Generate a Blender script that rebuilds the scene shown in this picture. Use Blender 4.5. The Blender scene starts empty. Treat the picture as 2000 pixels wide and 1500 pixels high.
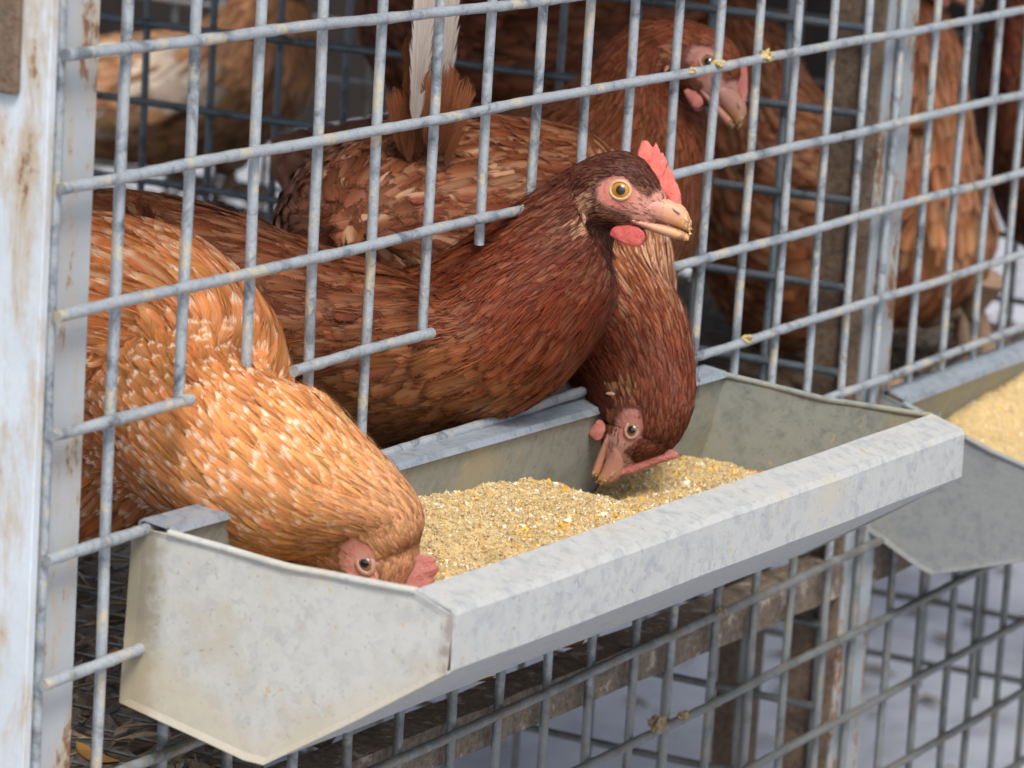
import bpy, bmesh, math, random
import numpy as np
from mathutils import Matrix, Vector

random.seed(7)
RNG = np.random.default_rng(11)
scene = bpy.context.scene
COL = scene.collection

# ------------------------------------------------------------------ camera
CAM = np.array([-1.26306, -0.88456, 0.14415])
AZ, PITCH, ROLL, FPX = 0.491274, -0.202503, 0.062905, 7676.24      # focal length in units of a 2000 px wide frame
FWD = np.array([math.cos(PITCH) * math.cos(AZ), math.cos(PITCH) * math.sin(AZ), math.sin(PITCH)])
_r = np.cross(FWD, [0, 0, 1.0]); _r /= np.linalg.norm(_r); _u = np.cross(_r, FWD)
RIGHT = math.cos(ROLL) * _r + math.sin(ROLL) * _u
UP = -math.sin(ROLL) * _r + math.cos(ROLL) * _u
cam_data = bpy.data.cameras.new('camera')
cam = bpy.data.objects.new('camera', cam_data); COL.objects.link(cam)
cam.matrix_world = Matrix(((RIGHT[0], UP[0], -FWD[0], CAM[0]), (RIGHT[1], UP[1], -FWD[1], CAM[1]),
                           (RIGHT[2], UP[2], -FWD[2], CAM[2]), (0, 0, 0, 1)))
cam_data.sensor_width = 36.0
cam_data.lens = FPX / 2000 * 36
cam_data.clip_start = 0.05; cam_data.clip_end = 500
cam_data.dof.use_dof = True
cam_data.dof.focus_distance = 1.84
cam_data.dof.aperture_fstop = 17.0
scene.camera = cam

# ------------------------------------------------------------------ light
SUN_FROM = np.array([-0.56, -0.5, 0.95]); SUN_FROM /= np.linalg.norm(SUN_FROM)
SUN_EL = math.asin(SUN_FROM[2])
world = bpy.data.worlds.new('World'); scene.world = world; world.use_nodes = True
wn = world.node_tree.nodes; wl = world.node_tree.links
sky = wn.new('ShaderNodeTexSky'); sky.sky_type = 'NISHITA'; sky.sun_disc = False
sky.sun_elevation = SUN_EL; sky.sun_rotation = math.atan2(SUN_FROM[0], SUN_FROM[1])
sky.dust_density = 5.0; sky.air_density = 1.0; sky.ozone_density = 1.0
hs = wn.new('ShaderNodeHueSaturation'); hs.inputs['Saturation'].default_value = 0.5      # thin overcast: a paler sky
wl.new(sky.outputs[0], hs.inputs['Color']); wl.new(hs.outputs[0], wn['Background'].inputs[0]); wn['Background'].inputs[1].default_value = 0.1
sl = bpy.data.lights.new('sun', 'SUN'); sl.energy = 1.5; sl.angle = math.radians(18); sl.color = (1.0, 0.94, 0.85)
so = bpy.data.objects.new('sun', sl); COL.objects.link(so)
so.rotation_euler = Vector((-SUN_FROM).tolist()).to_track_quat('-Z', 'Y').to_euler()
so.location = (SUN_FROM * 5).tolist()
scene.view_settings.view_transform = 'Standard'; scene.view_settings.look = 'None'
scene.view_settings.gamma = 1.0; scene.view_settings.exposure = 0.82
scene.render.engine = 'CYCLES'
scene.cycles.use_denoising = True
scene.cycles.max_bounces = 5; scene.cycles.transparent_max_bounces = 8

# ------------------------------------------------------------------ helpers
def ray(px, py):
    return FWD + RIGHT * (px - 1000) / FPX + UP * (750 - py) / FPX
def atx(px, py, x):
    d = ray(px, py); return CAM + d * (x - CAM[0]) / d[0]
def aty(px, py, y):
    d = ray(px, py); return CAM + d * (y - CAM[1]) / d[1]
def unit(v):
    v = np.asarray(v, float); return v / max(np.linalg.norm(v), 1e-12)

def tag(o, label=None, cat=None, group=None, kind=None):
    if label: o['label'] = label
    if cat: o['category'] = cat
    if group: o['group'] = group
    if kind: o['kind'] = kind
    return o
def empty(name, loc=(0, 0, 0)):
    o = bpy.data.objects.new(name, None); COL.objects.link(o); o.location = tuple(loc); o.empty_display_size = 0.02
    return o
def add(name, me, mat=None, parent=None):
    o = bpy.data.objects.new(name, me); COL.objects.link(o)
    if mat is not None and not me.materials: me.materials.append(mat)
    if parent is not None:
        o.parent = parent
        o.matrix_parent_inverse = Matrix.Translation(-parent.location)   # parents are only translated
    return o
def mesh_np(name, V, Q, smooth=True, attrs=None):
    """V (n,3), Q (m,4) quads with -1 in the last slot for a triangle"""
    V = np.asarray(V, np.float32); Q = np.asarray(Q, np.int64)
    me = bpy.data.meshes.new(name)
    if Q.shape[1] == 3: Q = np.c_[Q, -np.ones(len(Q), int)]
    tri = Q[:, 3] < 0
    cnt = np.where(tri, 3, 4)
    starts = np.r_[0, np.cumsum(cnt)[:-1]]
    flat = Q.ravel(); flat = flat[flat >= 0]
    me.vertices.add(len(V)); me.vertices.foreach_set('co', V.ravel())
    me.loops.add(len(flat)); me.loops.foreach_set('vertex_index', flat.astype(np.int32))
    me.polygons.add(len(Q)); me.polygons.foreach_set('loop_start', starts.astype(np.int32))
    me.polygons.foreach_set('loop_total', cnt.astype(np.int32))
    me.polygons.foreach_set('use_smooth', np.full(len(Q), smooth))
    me.update(calc_edges=True)
    for k, (ty, arr) in (attrs or {}).items():
        a = me.attributes.new(k, ty, 'POINT')
        arr = np.asarray(arr, np.float32)
        if ty == 'FLOAT_COLOR':
            if arr.shape[1] == 3: arr = np.c_[arr, np.ones(len(arr), np.float32)]
            a.data.foreach_set('color', arr.ravel())
        elif ty == 'FLOAT_VECTOR': a.data.foreach_set('vector', arr.ravel())
        else: a.data.foreach_set('value', arr.ravel())
    return me
def grid_quads(nr, ns, wrap=True, base=0):
    i = np.arange(nr - 1)[:, None]; j = np.arange(ns if wrap else ns - 1)[None, :]
    j2 = (j + 1) % ns
    q = np.stack([i * ns + j + 0 * i, i * ns + j2 + 0 * i, (i + 1) * ns + j2, (i + 1) * ns + j + 0 * i], -1).reshape(-1, 4)
    return q + base
def tube(pts, rad, seg=10, cap=True):
    pts = np.asarray(pts, float); n = len(pts); rad = np.broadcast_to(np.asarray(rad, float), (n,))
    T = np.gradient(pts, axis=0); T /= np.linalg.norm(T, axis=1)[:, None] + 1e-12
    ref = np.array([0, 0, 1.0]) if abs(T[0, 2]) < 0.9 else np.array([1.0, 0, 0])
    A = np.cross(T, ref); A /= np.linalg.norm(A, axis=1)[:, None]; B = np.cross(T, A)
    th = np.linspace(0, 2 * np.pi, seg, endpoint=False)
    V = pts[:, None] + rad[:, None, None] * (np.cos(th)[None, :, None] * A[:, None] + np.sin(th)[None, :, None] * B[:, None])
    V = V.reshape(-1, 3); Q = grid_quads(n, seg)
    if cap:
        for e, ci in ((0, 0), (n - 1, 1)):
            c = len(V) + seg; r0 = len(V); V = np.vstack([V, V[e * seg:e * seg + seg], pts[e]])
            ring = r0 + np.arange(seg); nx = r0 + (np.arange(seg) + 1) % seg
            tr = np.c_[ring, nx, np.full(seg, c), np.full(seg, -1)] if ci else np.c_[nx, ring, np.full(seg, c), np.full(seg, -1)]
            Q = np.vstack([Q, tr])
    return V, Q
class MB:
    def __init__(s): s.V = []; s.Q = []; s.n = 0
    def add(s, V, Q):
        V = np.asarray(V, float); Q = np.array(Q, int)
        if Q.shape[1] == 3: Q = np.c_[Q, -np.ones(len(Q), int)]
        Q = np.where(Q >= 0, Q + s.n, -1); s.V.append(V); s.Q.append(Q); s.n += len(V); return s
    def box(s, lo, hi):
        x0, y0, z0 = lo; x1, y1, z1 = hi
        return s.add([(x0, y0, z0), (x1, y0, z0), (x1, y1, z0), (x0, y1, z0), (x0, y0, z1), (x1, y0, z1), (x1, y1, z1), (x0, y1, z1)],
                     [(0, 3, 2, 1), (4, 5, 6, 7), (0, 1, 5, 4), (1, 2, 6, 5), (2, 3, 7, 6), (3, 0, 4, 7)])
    def build(s, name, mat, parent=None, smooth=False, bevel=0.0):
        me = mesh_np(name, np.vstack(s.V), np.vstack(s.Q), smooth)
        o = add(name, me, mat, parent)
        if bevel:
            m = o.modifiers.new('bevel', 'BEVEL'); m.width = bevel; m.segments = 2; m.limit_method = 'ANGLE'
        return o

# ------------------------------------------------------------------ materials
def new_mat(name):
    m = bpy.data.materials.new(name); m.use_nodes = True
    return m, m.node_tree.nodes, m.node_tree.links, m.node_tree.nodes['Principled BSDF']
def ramp(n, l, src, stops):
    r = n.new('ShaderNodeValToRGB'); e = r.color_ramp.elements
    while len(e) < len(stops): e.new(0.5)
    for k, (p, c) in enumerate(stops):
        e[k].position = p; e[k].color = (*c, 1) if len(c) == 3 else c
    l.new(src, r.inputs[0]); return r.outputs[0]
def noise(n, l, scale, detail=4, vec=None, rough=0.55, dist=0.0):
    t = n.new('ShaderNodeTexNoise'); t.inputs['Scale'].default_value = scale; t.inputs['Detail'].default_value = detail
    t.inputs['Roughness'].default_value = rough; t.inputs['Distortion'].default_value = dist
    if vec is not None: l.new(vec, t.inputs['Vector'])
    return t
def mixc(n, l, fac, a, b, mode='MIX'):
    m = n.new('ShaderNodeMix'); m.data_type = 'RGBA'; m.blend_type = mode
    for s, v in ((m.inputs[0], fac), (m.inputs[6], a), (m.inputs[7], b)):
        if isinstance(v, (int, float)): s.default_value = v
        elif isinstance(v, (tuple, list)): s.default_value = (*v, 1) if len(v) == 3 else v
        else: l.new(v, s)
    return m.outputs[2]
def mth(n, l, op, a, b=None, c=None, clamp=False):
    m = n.new('ShaderNodeMath'); m.operation = op; m.use_clamp = clamp
    for k, v in enumerate((a, b, c)):
        if v is None: continue
        if isinstance(v, (int, float)): m.inputs[k].default_value = v
        else: l.new(v, m.inputs[k])
    return m.outputs[0]
def sstep(n, l, lo, hi, v):
    m = n.new('ShaderNodeMapRange'); m.interpolation_type = 'SMOOTHSTEP'
    m.inputs[1].default_value = lo; m.inputs[2].default_value = hi; l.new(v, m.inputs[0]); return m.outputs[0]
def coords(n, l, scale=(1, 1, 1)):
    tc = n.new('ShaderNodeTexCoord'); mp = n.new('ShaderNodeMapping'); mp.inputs['Scale'].default_value = scale
    l.new(tc.outputs['Object'], mp.inputs['Vector']); return mp.outputs[0]
def bump(n, l, b, h, strength=0.3, dist=0.001):
    bp = n.new('ShaderNodeBump'); bp.inputs['Strength'].default_value = strength; bp.inputs['Distance'].default_value = dist
    l.new(h, bp.inputs['Height']); l.new(bp.outputs[0], b.inputs['Normal'])

def mat_wire(name, light=(0.36, 0.4, 0.44), mid=(0.2, 0.235, 0.275), dark=(0.06, 0.07, 0.085), dust=(0.55, 0.49, 0.36), dustamt=0.54, rust=0.0):
    m, n, l, b = new_mat(name)
    v = coords(n, l)
    n1 = noise(n, l, 48, 7, v, 0.66, 0.8); n2 = noise(n, l, 420, 3, v); n3 = noise(n, l, 55, 6, v, 0.72)
    c = ramp(n, l, n1.outputs[0], [(0.3, dark), (0.4, mid), (0.47, light), (0.7, tuple(min(1, x * 1.2) for x in light))])
    c = mixc(n, l, 0.22, c, ramp(n, l, n2.outputs[0], [(0.3, dark), (0.55, light)]))
    c = mixc(n, l, mth(n, l, 'MULTIPLY', sstep(n, l, dustamt, dustamt + 0.07, n3.outputs[0]), 0.8), c, dust)
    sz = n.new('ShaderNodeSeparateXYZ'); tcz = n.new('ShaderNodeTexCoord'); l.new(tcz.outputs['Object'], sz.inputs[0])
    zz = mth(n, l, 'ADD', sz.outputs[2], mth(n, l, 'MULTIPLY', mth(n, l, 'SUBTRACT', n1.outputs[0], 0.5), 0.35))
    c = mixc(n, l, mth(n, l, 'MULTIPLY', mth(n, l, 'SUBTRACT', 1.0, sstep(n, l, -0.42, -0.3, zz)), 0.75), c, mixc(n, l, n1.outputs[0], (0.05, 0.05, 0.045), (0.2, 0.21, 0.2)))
    if rust:
        n4 = noise(n, l, 33, 6, v, 0.7)
        c = mixc(n, l, sstep(n, l, rust, rust + 0.12, n4.outputs[0]), c, (0.12, 0.05, 0.025))
    l.new(c, b.inputs['Base Color']); b.inputs['Metallic'].default_value = 0.35; b.inputs['Roughness'].default_value = 0.47
    bump(n, l, b, mth(n, l, 'ADD', n1.outputs[0], n2.outputs[0]), 0.5, 0.0008)
    return m
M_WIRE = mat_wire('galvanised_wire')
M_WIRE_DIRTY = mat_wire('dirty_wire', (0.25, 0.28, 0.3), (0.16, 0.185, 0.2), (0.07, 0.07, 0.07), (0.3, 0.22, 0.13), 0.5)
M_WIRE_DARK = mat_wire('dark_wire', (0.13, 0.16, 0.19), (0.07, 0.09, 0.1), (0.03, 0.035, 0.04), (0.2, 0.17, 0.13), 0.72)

def mat_paint(name, white=(0.62, 0.68, 0.74), rustiness=0.58, band=0.0):
    m, n, l, b = new_mat(name)
    v = coords(n, l, (1, 1, 0.28)); v2 = coords(n, l)
    n1 = noise(n, l, 60, 8, v, 0.68, 0.3); n2 = noise(n, l, 190, 5, v2, 0.6); n3 = noise(n, l, 22, 4, v2)
    c = ramp(n, l, n3.outputs[0], [(0.3, tuple(x * 0.86 for x in white)), (0.7, white)])
    yel = mixc(n, l, sstep(n, l, 0.45, 0.66, n1.outputs[0]), c, (0.4, 0.33, 0.24))
    rust = ramp(n, l, n2.outputs[0], [(0.3, (0.1, 0.045, 0.025)), (0.7, (0.24, 0.12, 0.06))])
    f = mth(n, l, 'ADD', mth(n, l, 'MULTIPLY', n1.outputs[0], 0.75), mth(n, l, 'MULTIPLY', n2.outputs[0], 0.3))
    f = sstep(n, l, rustiness, rustiness + 0.07, f)
    c = mixc(n, l, f, yel, rust)
    l.new(c, b.inputs['Base Color']); b.inputs['Roughness'].default_value = 0.55
    bump(n, l, b, mth(n, l, 'SUBTRACT', n2.outputs[0], f), 0.35, 0.0008)
    return m
M_PAINT = mat_paint('white_paint', (0.52, 0.58, 0.64), 0.615)
M_PAINT_MID = mat_paint('grey_paint', (0.27, 0.31, 0.35), 0.54)
M_PAINT_RUSTY = mat_paint('white_paint_rusty', (0.38, 0.41, 0.44), 0.57)
def mat_rust(name, a=(0.05, 0.03, 0.022), b_=(0.13, 0.075, 0.045), c_=(0.3, 0.24, 0.18), lvl=0.68):
    m, n, l, b = new_mat(name)
    v = coords(n, l)
    n1 = noise(n, l, 70, 8, v, 0.65); n2 = noise(n, l, 240, 5, v, 0.7)
    c = ramp(n, l, n1.outputs[0], [(0.3, a), (0.6, b_), (lvl, b_), (lvl + 0.1, c_)])
    c = mixc(n, l, 0.4, c, ramp(n, l, n2.outputs[0], [(0.3, a), (0.7, c_)]))
    l.new(c, b.inputs['Base Color']); b.inputs['Roughness'].default_value = 0.8
    bump(n, l, b, n2.outputs[0], 0.7, 0.002)
    return m
M_RUST = mat_rust('rusty_steel')
M_RAIL = mat_rust('dirty_rail', (0.035, 0.024, 0.018), (0.15, 0.095, 0.06), (0.45, 0.39, 0.32), 0.54)

def mat_zinc(name, lo, hi, dust, dustlo, spang=260, metal=0.15, stains=0.0):
    m, n, l, b = new_mat(name)
    v = coords(n, l)
    vo = n.new('ShaderNodeTexVoronoi'); vo.inputs['Scale'].default_value = spang; vo.inputs['Randomness'].default_value = 1.0
    dn = noise(n, l, 90, 3, v)
    dv = n.new('ShaderNodeVectorMath'); dv.operation = 'MULTIPLY_ADD'
    l.new(dn.outputs['Color'], dv.inputs[0]); dv.inputs[1].default_value = (0.012, 0.012, 0.012); l.new(v, dv.inputs[2]); l.new(dv.outputs[0], vo.inputs['Vector'])
    sx = n.new('ShaderNodeSeparateColor'); l.new(vo.outputs['Color'], sx.inputs[0])
    n1 = noise(n, l, 24, 6, v, 0.6); n2 = noise(n, l, 140, 6, v, 0.65); n3 = noise(n, l, 420, 3, v)
    c = mixc(n, l, sx.outputs[0], lo, hi)
    c = mixc(n, l, sstep(n, l, 0.35, 0.65, n2.outputs[0]), c, hi)
    c = mixc(n, l, sstep(n, l, dustlo, dustlo + 0.25, n1.outputs[0]), c, dust)
    c = mixc(n, l, mth(n, l, 'MULTIPLY', sstep(n, l, 0.62, 0.72, n3.outputs[0]), 0.5), c, tuple(x * 0.5 for x in lo))
    n5 = noise(n, l, 130, 2, v)
    c = mixc(n, l, mth(n, l, 'MULTIPLY', sstep(n, l, 0.7, 0.74, n5.outputs[0]), 0.7), c, (0.5, 0.36, 0.14))
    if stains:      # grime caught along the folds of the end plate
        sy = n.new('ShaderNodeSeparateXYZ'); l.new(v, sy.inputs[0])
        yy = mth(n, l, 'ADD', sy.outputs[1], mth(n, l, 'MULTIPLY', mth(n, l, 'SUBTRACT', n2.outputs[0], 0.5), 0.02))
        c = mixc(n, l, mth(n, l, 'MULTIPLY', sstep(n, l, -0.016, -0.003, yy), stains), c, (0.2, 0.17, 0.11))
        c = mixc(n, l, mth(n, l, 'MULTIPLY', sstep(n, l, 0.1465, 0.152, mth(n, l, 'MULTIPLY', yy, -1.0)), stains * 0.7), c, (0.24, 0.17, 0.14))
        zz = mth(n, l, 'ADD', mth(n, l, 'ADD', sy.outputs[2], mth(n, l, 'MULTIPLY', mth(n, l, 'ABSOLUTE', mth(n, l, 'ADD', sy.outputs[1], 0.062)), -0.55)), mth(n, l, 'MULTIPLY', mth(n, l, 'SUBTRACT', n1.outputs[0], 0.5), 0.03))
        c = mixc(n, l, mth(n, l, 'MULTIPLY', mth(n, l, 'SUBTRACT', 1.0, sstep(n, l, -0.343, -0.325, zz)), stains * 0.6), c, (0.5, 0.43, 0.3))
    l.new(c, b.inputs['Base Color']); b.inputs['Metallic'].default_value = metal
    r = n.new('ShaderNodeMapRange'); l.new(n2.outputs[0], r.inputs[0]); r.inputs[3].default_value = 0.38; r.inputs[4].default_value = 0.66
    l.new(r.outputs[0], b.inputs['Roughness'])
    nd = noise(n, l, 17, 3, v, 0.5)
    bump(n, l, b, mth(n, l, 'ADD', n2.outputs[0], mth(n, l, 'MULTIPLY', nd.outputs[0], 7.0)), 0.22, 0.0007)
    return m
M_ZINC_END = mat_zinc('zinc_pale', (0.4, 0.41, 0.405), (0.5, 0.505, 0.48), (0.45, 0.42, 0.34), 0.47, 240, 0.15, 0.85)  # paler mix for the near end plate of the front trough
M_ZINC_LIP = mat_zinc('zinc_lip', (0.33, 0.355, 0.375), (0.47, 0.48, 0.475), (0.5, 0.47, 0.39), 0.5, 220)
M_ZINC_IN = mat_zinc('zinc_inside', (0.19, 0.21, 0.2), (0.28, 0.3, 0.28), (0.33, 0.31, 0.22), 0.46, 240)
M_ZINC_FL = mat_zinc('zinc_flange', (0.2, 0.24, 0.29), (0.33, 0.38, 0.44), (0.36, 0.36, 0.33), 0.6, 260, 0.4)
M_ZINC_B = mat_zinc('zinc_darker', (0.19, 0.205, 0.22), (0.26, 0.275, 0.28), (0.3, 0.29, 0.24), 0.52, 240)  # darker mix for the right edge trough

def mat_simple(name, colr, rough=0.6, sss=0.0, spec=0.5, nz=None):
    m, n, l, b = new_mat(name)
    b.inputs['Base Color'].default_value = (*colr, 1); b.inputs['Roughness'].default_value = rough
    b.inputs['Specular IOR Level'].default_value = spec
    if nz:
        v = coords(n, l); t = noise(n, l, nz[0], 5, v, 0.6)
        c = ramp(n, l, t.outputs[0], [(0.3, tuple(nz[1])), (0.7, tuple(colr))]); l.new(c, b.inputs['Base Color'])
        bump(n, l, b, t.outputs[0], 0.4, nz[2] if len(nz) > 2 else 0.0005)
    if sss:
        b.inputs['Subsurface Weight'].default_value = sss; b.inputs['Subsurface Radius'].default_value = (0.004, 0.0012, 0.0008)
        b.inputs['Subsurface Scale'].default_value = 0.6
    return m
def mat_concrete():
    m, n, l, b = new_mat('pale_concrete')
    v = coords(n, l); n1 = noise(n, l, 3.6, 7, v, 0.66); n2 = noise(n, l, 26, 6, v, 0.7)
    c = ramp(n, l, n1.outputs[0], [(0.32, (0.17, 0.18, 0.22)), (0.47, (0.33, 0.35, 0.41)), (0.7, (0.43, 0.45, 0.51))])
    c = mixc(n, l, 0.25, c, ramp(n, l, n2.outputs[0], [(0.35, (0.18, 0.18, 0.2)), (0.6, (0.42, 0.43, 0.46))]))
    l.new(c, b.inputs['Base Color']); b.inputs['Roughness'].default_value = 0.85
    return m
M_GROUND = mat_concrete()
M_BOARD = mat_simple('dark_board', (0.035, 0.026, 0.022), 0.8, nz=(18, (0.015, 0.012, 0.01)))
M_LITTER = mat_rust('litter', (0.05, 0.036, 0.028), (0.15, 0.11, 0.085), (0.36, 0.3, 0.24), 0.58)
M_ROOF = mat_simple('shade_roof', (0.08, 0.075, 0.07), 0.7, nz=(9, (0.05, 0.045, 0.04)))

def mat_feather():
    m, n, l, b = new_mat('feather')
    ac = n.new('ShaderNodeAttribute'); ac.attribute_name = 'fcol'
    ap = n.new('ShaderNodeAttribute'); ap.attribute_name = 'fpat'
    au = n.new('ShaderNodeAttribute'); au.attribute_name = 'fuv'
    su = n.new('ShaderNodeSeparateXYZ'); l.new(au.outputs['Vector'], su.inputs[0])
    sp = n.new('ShaderNodeSeparateColor'); l.new(ap.outputs['Color'], sp.inputs[0])
    u, v, rid = su.outputs[0], su.outputs[1], su.outputs[2]
    au_ = mth(n, l, 'ABSOLUTE', u)
    # barb streaks run obliquely from shaft to edge
    bv = n.new('ShaderNodeCombineXYZ')
    l.new(mth(n, l, 'MULTIPLY', au_, 1.6), bv.inputs[0])
    l.new(mth(n, l, 'MULTIPLY', mth(n, l, 'SUBTRACT', v, mth(n, l, 'MULTIPLY', au_, 0.32)), 26), bv.inputs[1])
    l.new(mth(n, l, 'MULTIPLY', rid, 91), bv.inputs[2])
    bn = noise(n, l, 1.0, 3, bv.outputs[0], 0.6)
    sv = n.new('ShaderNodeCombineXYZ')
    l.new(mth(n, l, 'MULTIPLY', u, 7.0), sv.inputs[0]); l.new(mth(n, l, 'MULTIPLY', v, 1.3), sv.inputs[1]); l.new(mth(n, l, 'MULTIPLY', rid, 57), sv.inputs[2])
    sn = noise(n, l, 1.0, 3, sv.outputs[0], 0.6)
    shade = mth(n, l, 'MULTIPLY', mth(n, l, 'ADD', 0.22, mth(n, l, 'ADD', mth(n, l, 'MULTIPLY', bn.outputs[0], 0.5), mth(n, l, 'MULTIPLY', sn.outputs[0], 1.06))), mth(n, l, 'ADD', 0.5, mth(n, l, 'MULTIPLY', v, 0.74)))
    cc = n.new('ShaderNodeVectorMath'); cc.operation = 'SCALE'; l.new(ac.outputs['Color'], cc.inputs[0]); l.new(shade, cc.inputs[3])
    c = cc.outputs[0]
    q = mth(n, l, 'MAXIMUM', au_, sstep(n, l, 0.62, 1.02, v))
    qn = mth(n, l, 'ADD', q, mth(n, l, 'MULTIPLY', mth(n, l, 'SUBTRACT', bn.outputs[0], 0.5), 0.3))
    edge = mth(n, l, 'MULTIPLY', sstep(n, l, 0.42, 0.95, qn), sp.outputs[2])
    dk = n.new('ShaderNodeVectorMath'); dk.operation = 'MULTIPLY'; l.new(c, dk.inputs[0]); dk.inputs[1].default_value = (0.42, 0.34, 0.36)
    c = mixc(n, l, edge, c, dk.outputs[0])
    un = mth(n, l, 'ADD', au_, mth(n, l, 'MULTIPLY', mth(n, l, 'SUBTRACT', sn.outputs[0], 0.5), 0.35))
    shaft = mth(n, l, 'MULTIPLY', mth(n, l, 'MULTIPLY', mth(n, l, 'SUBTRACT', 1.0, sstep(n, l, 0.08, 0.5, un)), sstep(n, l, 0.15, 0.45, v)), sp.outputs[1])
    c = mixc(n, l, shaft, c, (0.62, 0.4, 0.25))
    tipm = mth(n, l, 'MULTIPLY', sstep(n, l, 0.72, 0.86, mth(n, l, 'ADD', v, mth(n, l, 'MULTIPLY', mth(n, l, 'SUBTRACT', sn.outputs[0], 0.5), 0.12))), mth(n, l, 'MULTIPLY', mth(n, l, 'SUBTRACT', 1.0, sstep(n, l, 0.5, 1.0, au_)), sp.outputs[0]))
    c = mixc(n, l, tipm, c, (0.82, 0.62, 0.46))
    l.new(c, b.inputs['Base Color'])
    b.inputs['Roughness'].default_value = 0.6; b.inputs['Specular IOR Level'].default_value = 0.12
    # frayed vanes: barbs split at the tip and along the edge
    tv = n.new('ShaderNodeCombineXYZ')
    l.new(mth(n, l, 'MULTIPLY', u, 9.0), tv.inputs[0]); l.new(mth(n, l, 'MULTIPLY', v, 0.8), tv.inputs[1]); l.new(mth(n, l, 'MULTIPLY', rid, 33), tv.inputs[2])
    tn = noise(n, l, 1.0, 2, tv.outputs[0], 0.5)
    ft = mth(n, l, 'ADD', v, mth(n, l, 'MULTIPLY', mth(n, l, 'SUBTRACT', tn.outputs[0], 0.5), 0.75))
    fe = mth(n, l, 'ADD', au_, mth(n, l, 'MULTIPLY', mth(n, l, 'SUBTRACT', bn.outputs[0], 0.5), 1.1))
    al = mth(n, l, 'MULTIPLY', mth(n, l, 'SUBTRACT', 1.0, sstep(n, l, 0.8, 1.02, ft)), mth(n, l, 'SUBTRACT', 1.0, sstep(n, l, 0.72, 1.0, fe)))
    l.new(al, b.inputs['Alpha'])
    # shade mostly with the normal of the bird, so that the coat reads soft
    ab = n.new('ShaderNodeAttribute'); ab.attribute_name = 'bnorm'
    geo = n.new('ShaderNodeNewGeometry')
    bp = n.new('ShaderNodeBump'); bp.inputs['Strength'].default_value = 0.5; bp.inputs['Distance'].default_value = 0.0006
    l.new(mth(n, l, 'ADD', bn.outputs[0], mth(n, l, 'MULTIPLY', sn.outputs[0], 1.5)), bp.inputs['Height'])
    mv = n.new('ShaderNodeMix'); mv.data_type = 'VECTOR'; mv.inputs[0].default_value = 0.3
    l.new(ab.outputs['Vector'], mv.inputs[4]); l.new(bp.outputs[0], mv.inputs[5])
    nv = n.new('ShaderNodeVectorMath'); nv.operation = 'NORMALIZE'; l.new(mv.outputs[1], nv.inputs[0]); l.new(nv.outputs[0], b.inputs['Normal'])
    return m
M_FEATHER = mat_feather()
def mat_skin():
    m, n, l, b = new_mat('bird_skin')
    ac = n.new('ShaderNodeAttribute'); ac.attribute_name = 'fcol'
    v = coords(n, l); t = noise(n, l, 900, 4, v, 0.6); t2 = noise(n, l, 260, 4, v, 0.6)
    s = n.new('ShaderNodeVectorMath'); s.operation = 'SCALE'; l.new(ac.outputs['Color'], s.inputs[0])
    l.new(mth(n, l, 'ADD', 0.7, mth(n, l, 'MULTIPLY', t2.outputs[0], 0.6)), s.inputs[3])
    l.new(s.outputs[0], b.inputs['Base Color']); b.inputs['Roughness'].default_value = 0.55
    bump(n, l, b, mth(n, l, 'ADD', t.outputs[0], t2.outputs[0]), 0.5, 0.0008)
    return m
M_SKIN = mat_skin()
def mat_comb(name, a, b2, c3):
    m, n, l, b = new_mat(name)
    v = coords(n, l); t = noise(n, l, 520, 6, v, 0.7); t2 = noise(n, l, 170, 5, v, 0.65)
    c = ramp(n, l, t2.outputs[0], [(0.3, a), (0.6, b2), (0.8, c3)])
    l.new(c, b.inputs['Base Color']); b.inputs['Roughness'].default_value = 0.5
    b.inputs['Subsurface Weight'].default_value = 0.35; b.inputs['Subsurface Radius'].default_value = (0.004, 0.001, 0.0008); b.inputs['Subsurface Scale'].default_value = 0.5
    bump(n, l, b, t.outputs[0], 0.9, 0.0016)
    return m
M_COMB = mat_comb('comb_red', (0.66, 0.12, 0.1), (0.72, 0.18, 0.14), (0.78, 0.3, 0.22))
M_COMB_PINK = mat_comb('comb_pink', (0.42, 0.13, 0.12), (0.5, 0.18, 0.15), (0.56, 0.26, 0.21))
M_WATTLE = mat_comb('wattle_red', (0.48, 0.07, 0.065), (0.56, 0.11, 0.1), (0.62, 0.2, 0.17))
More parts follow.
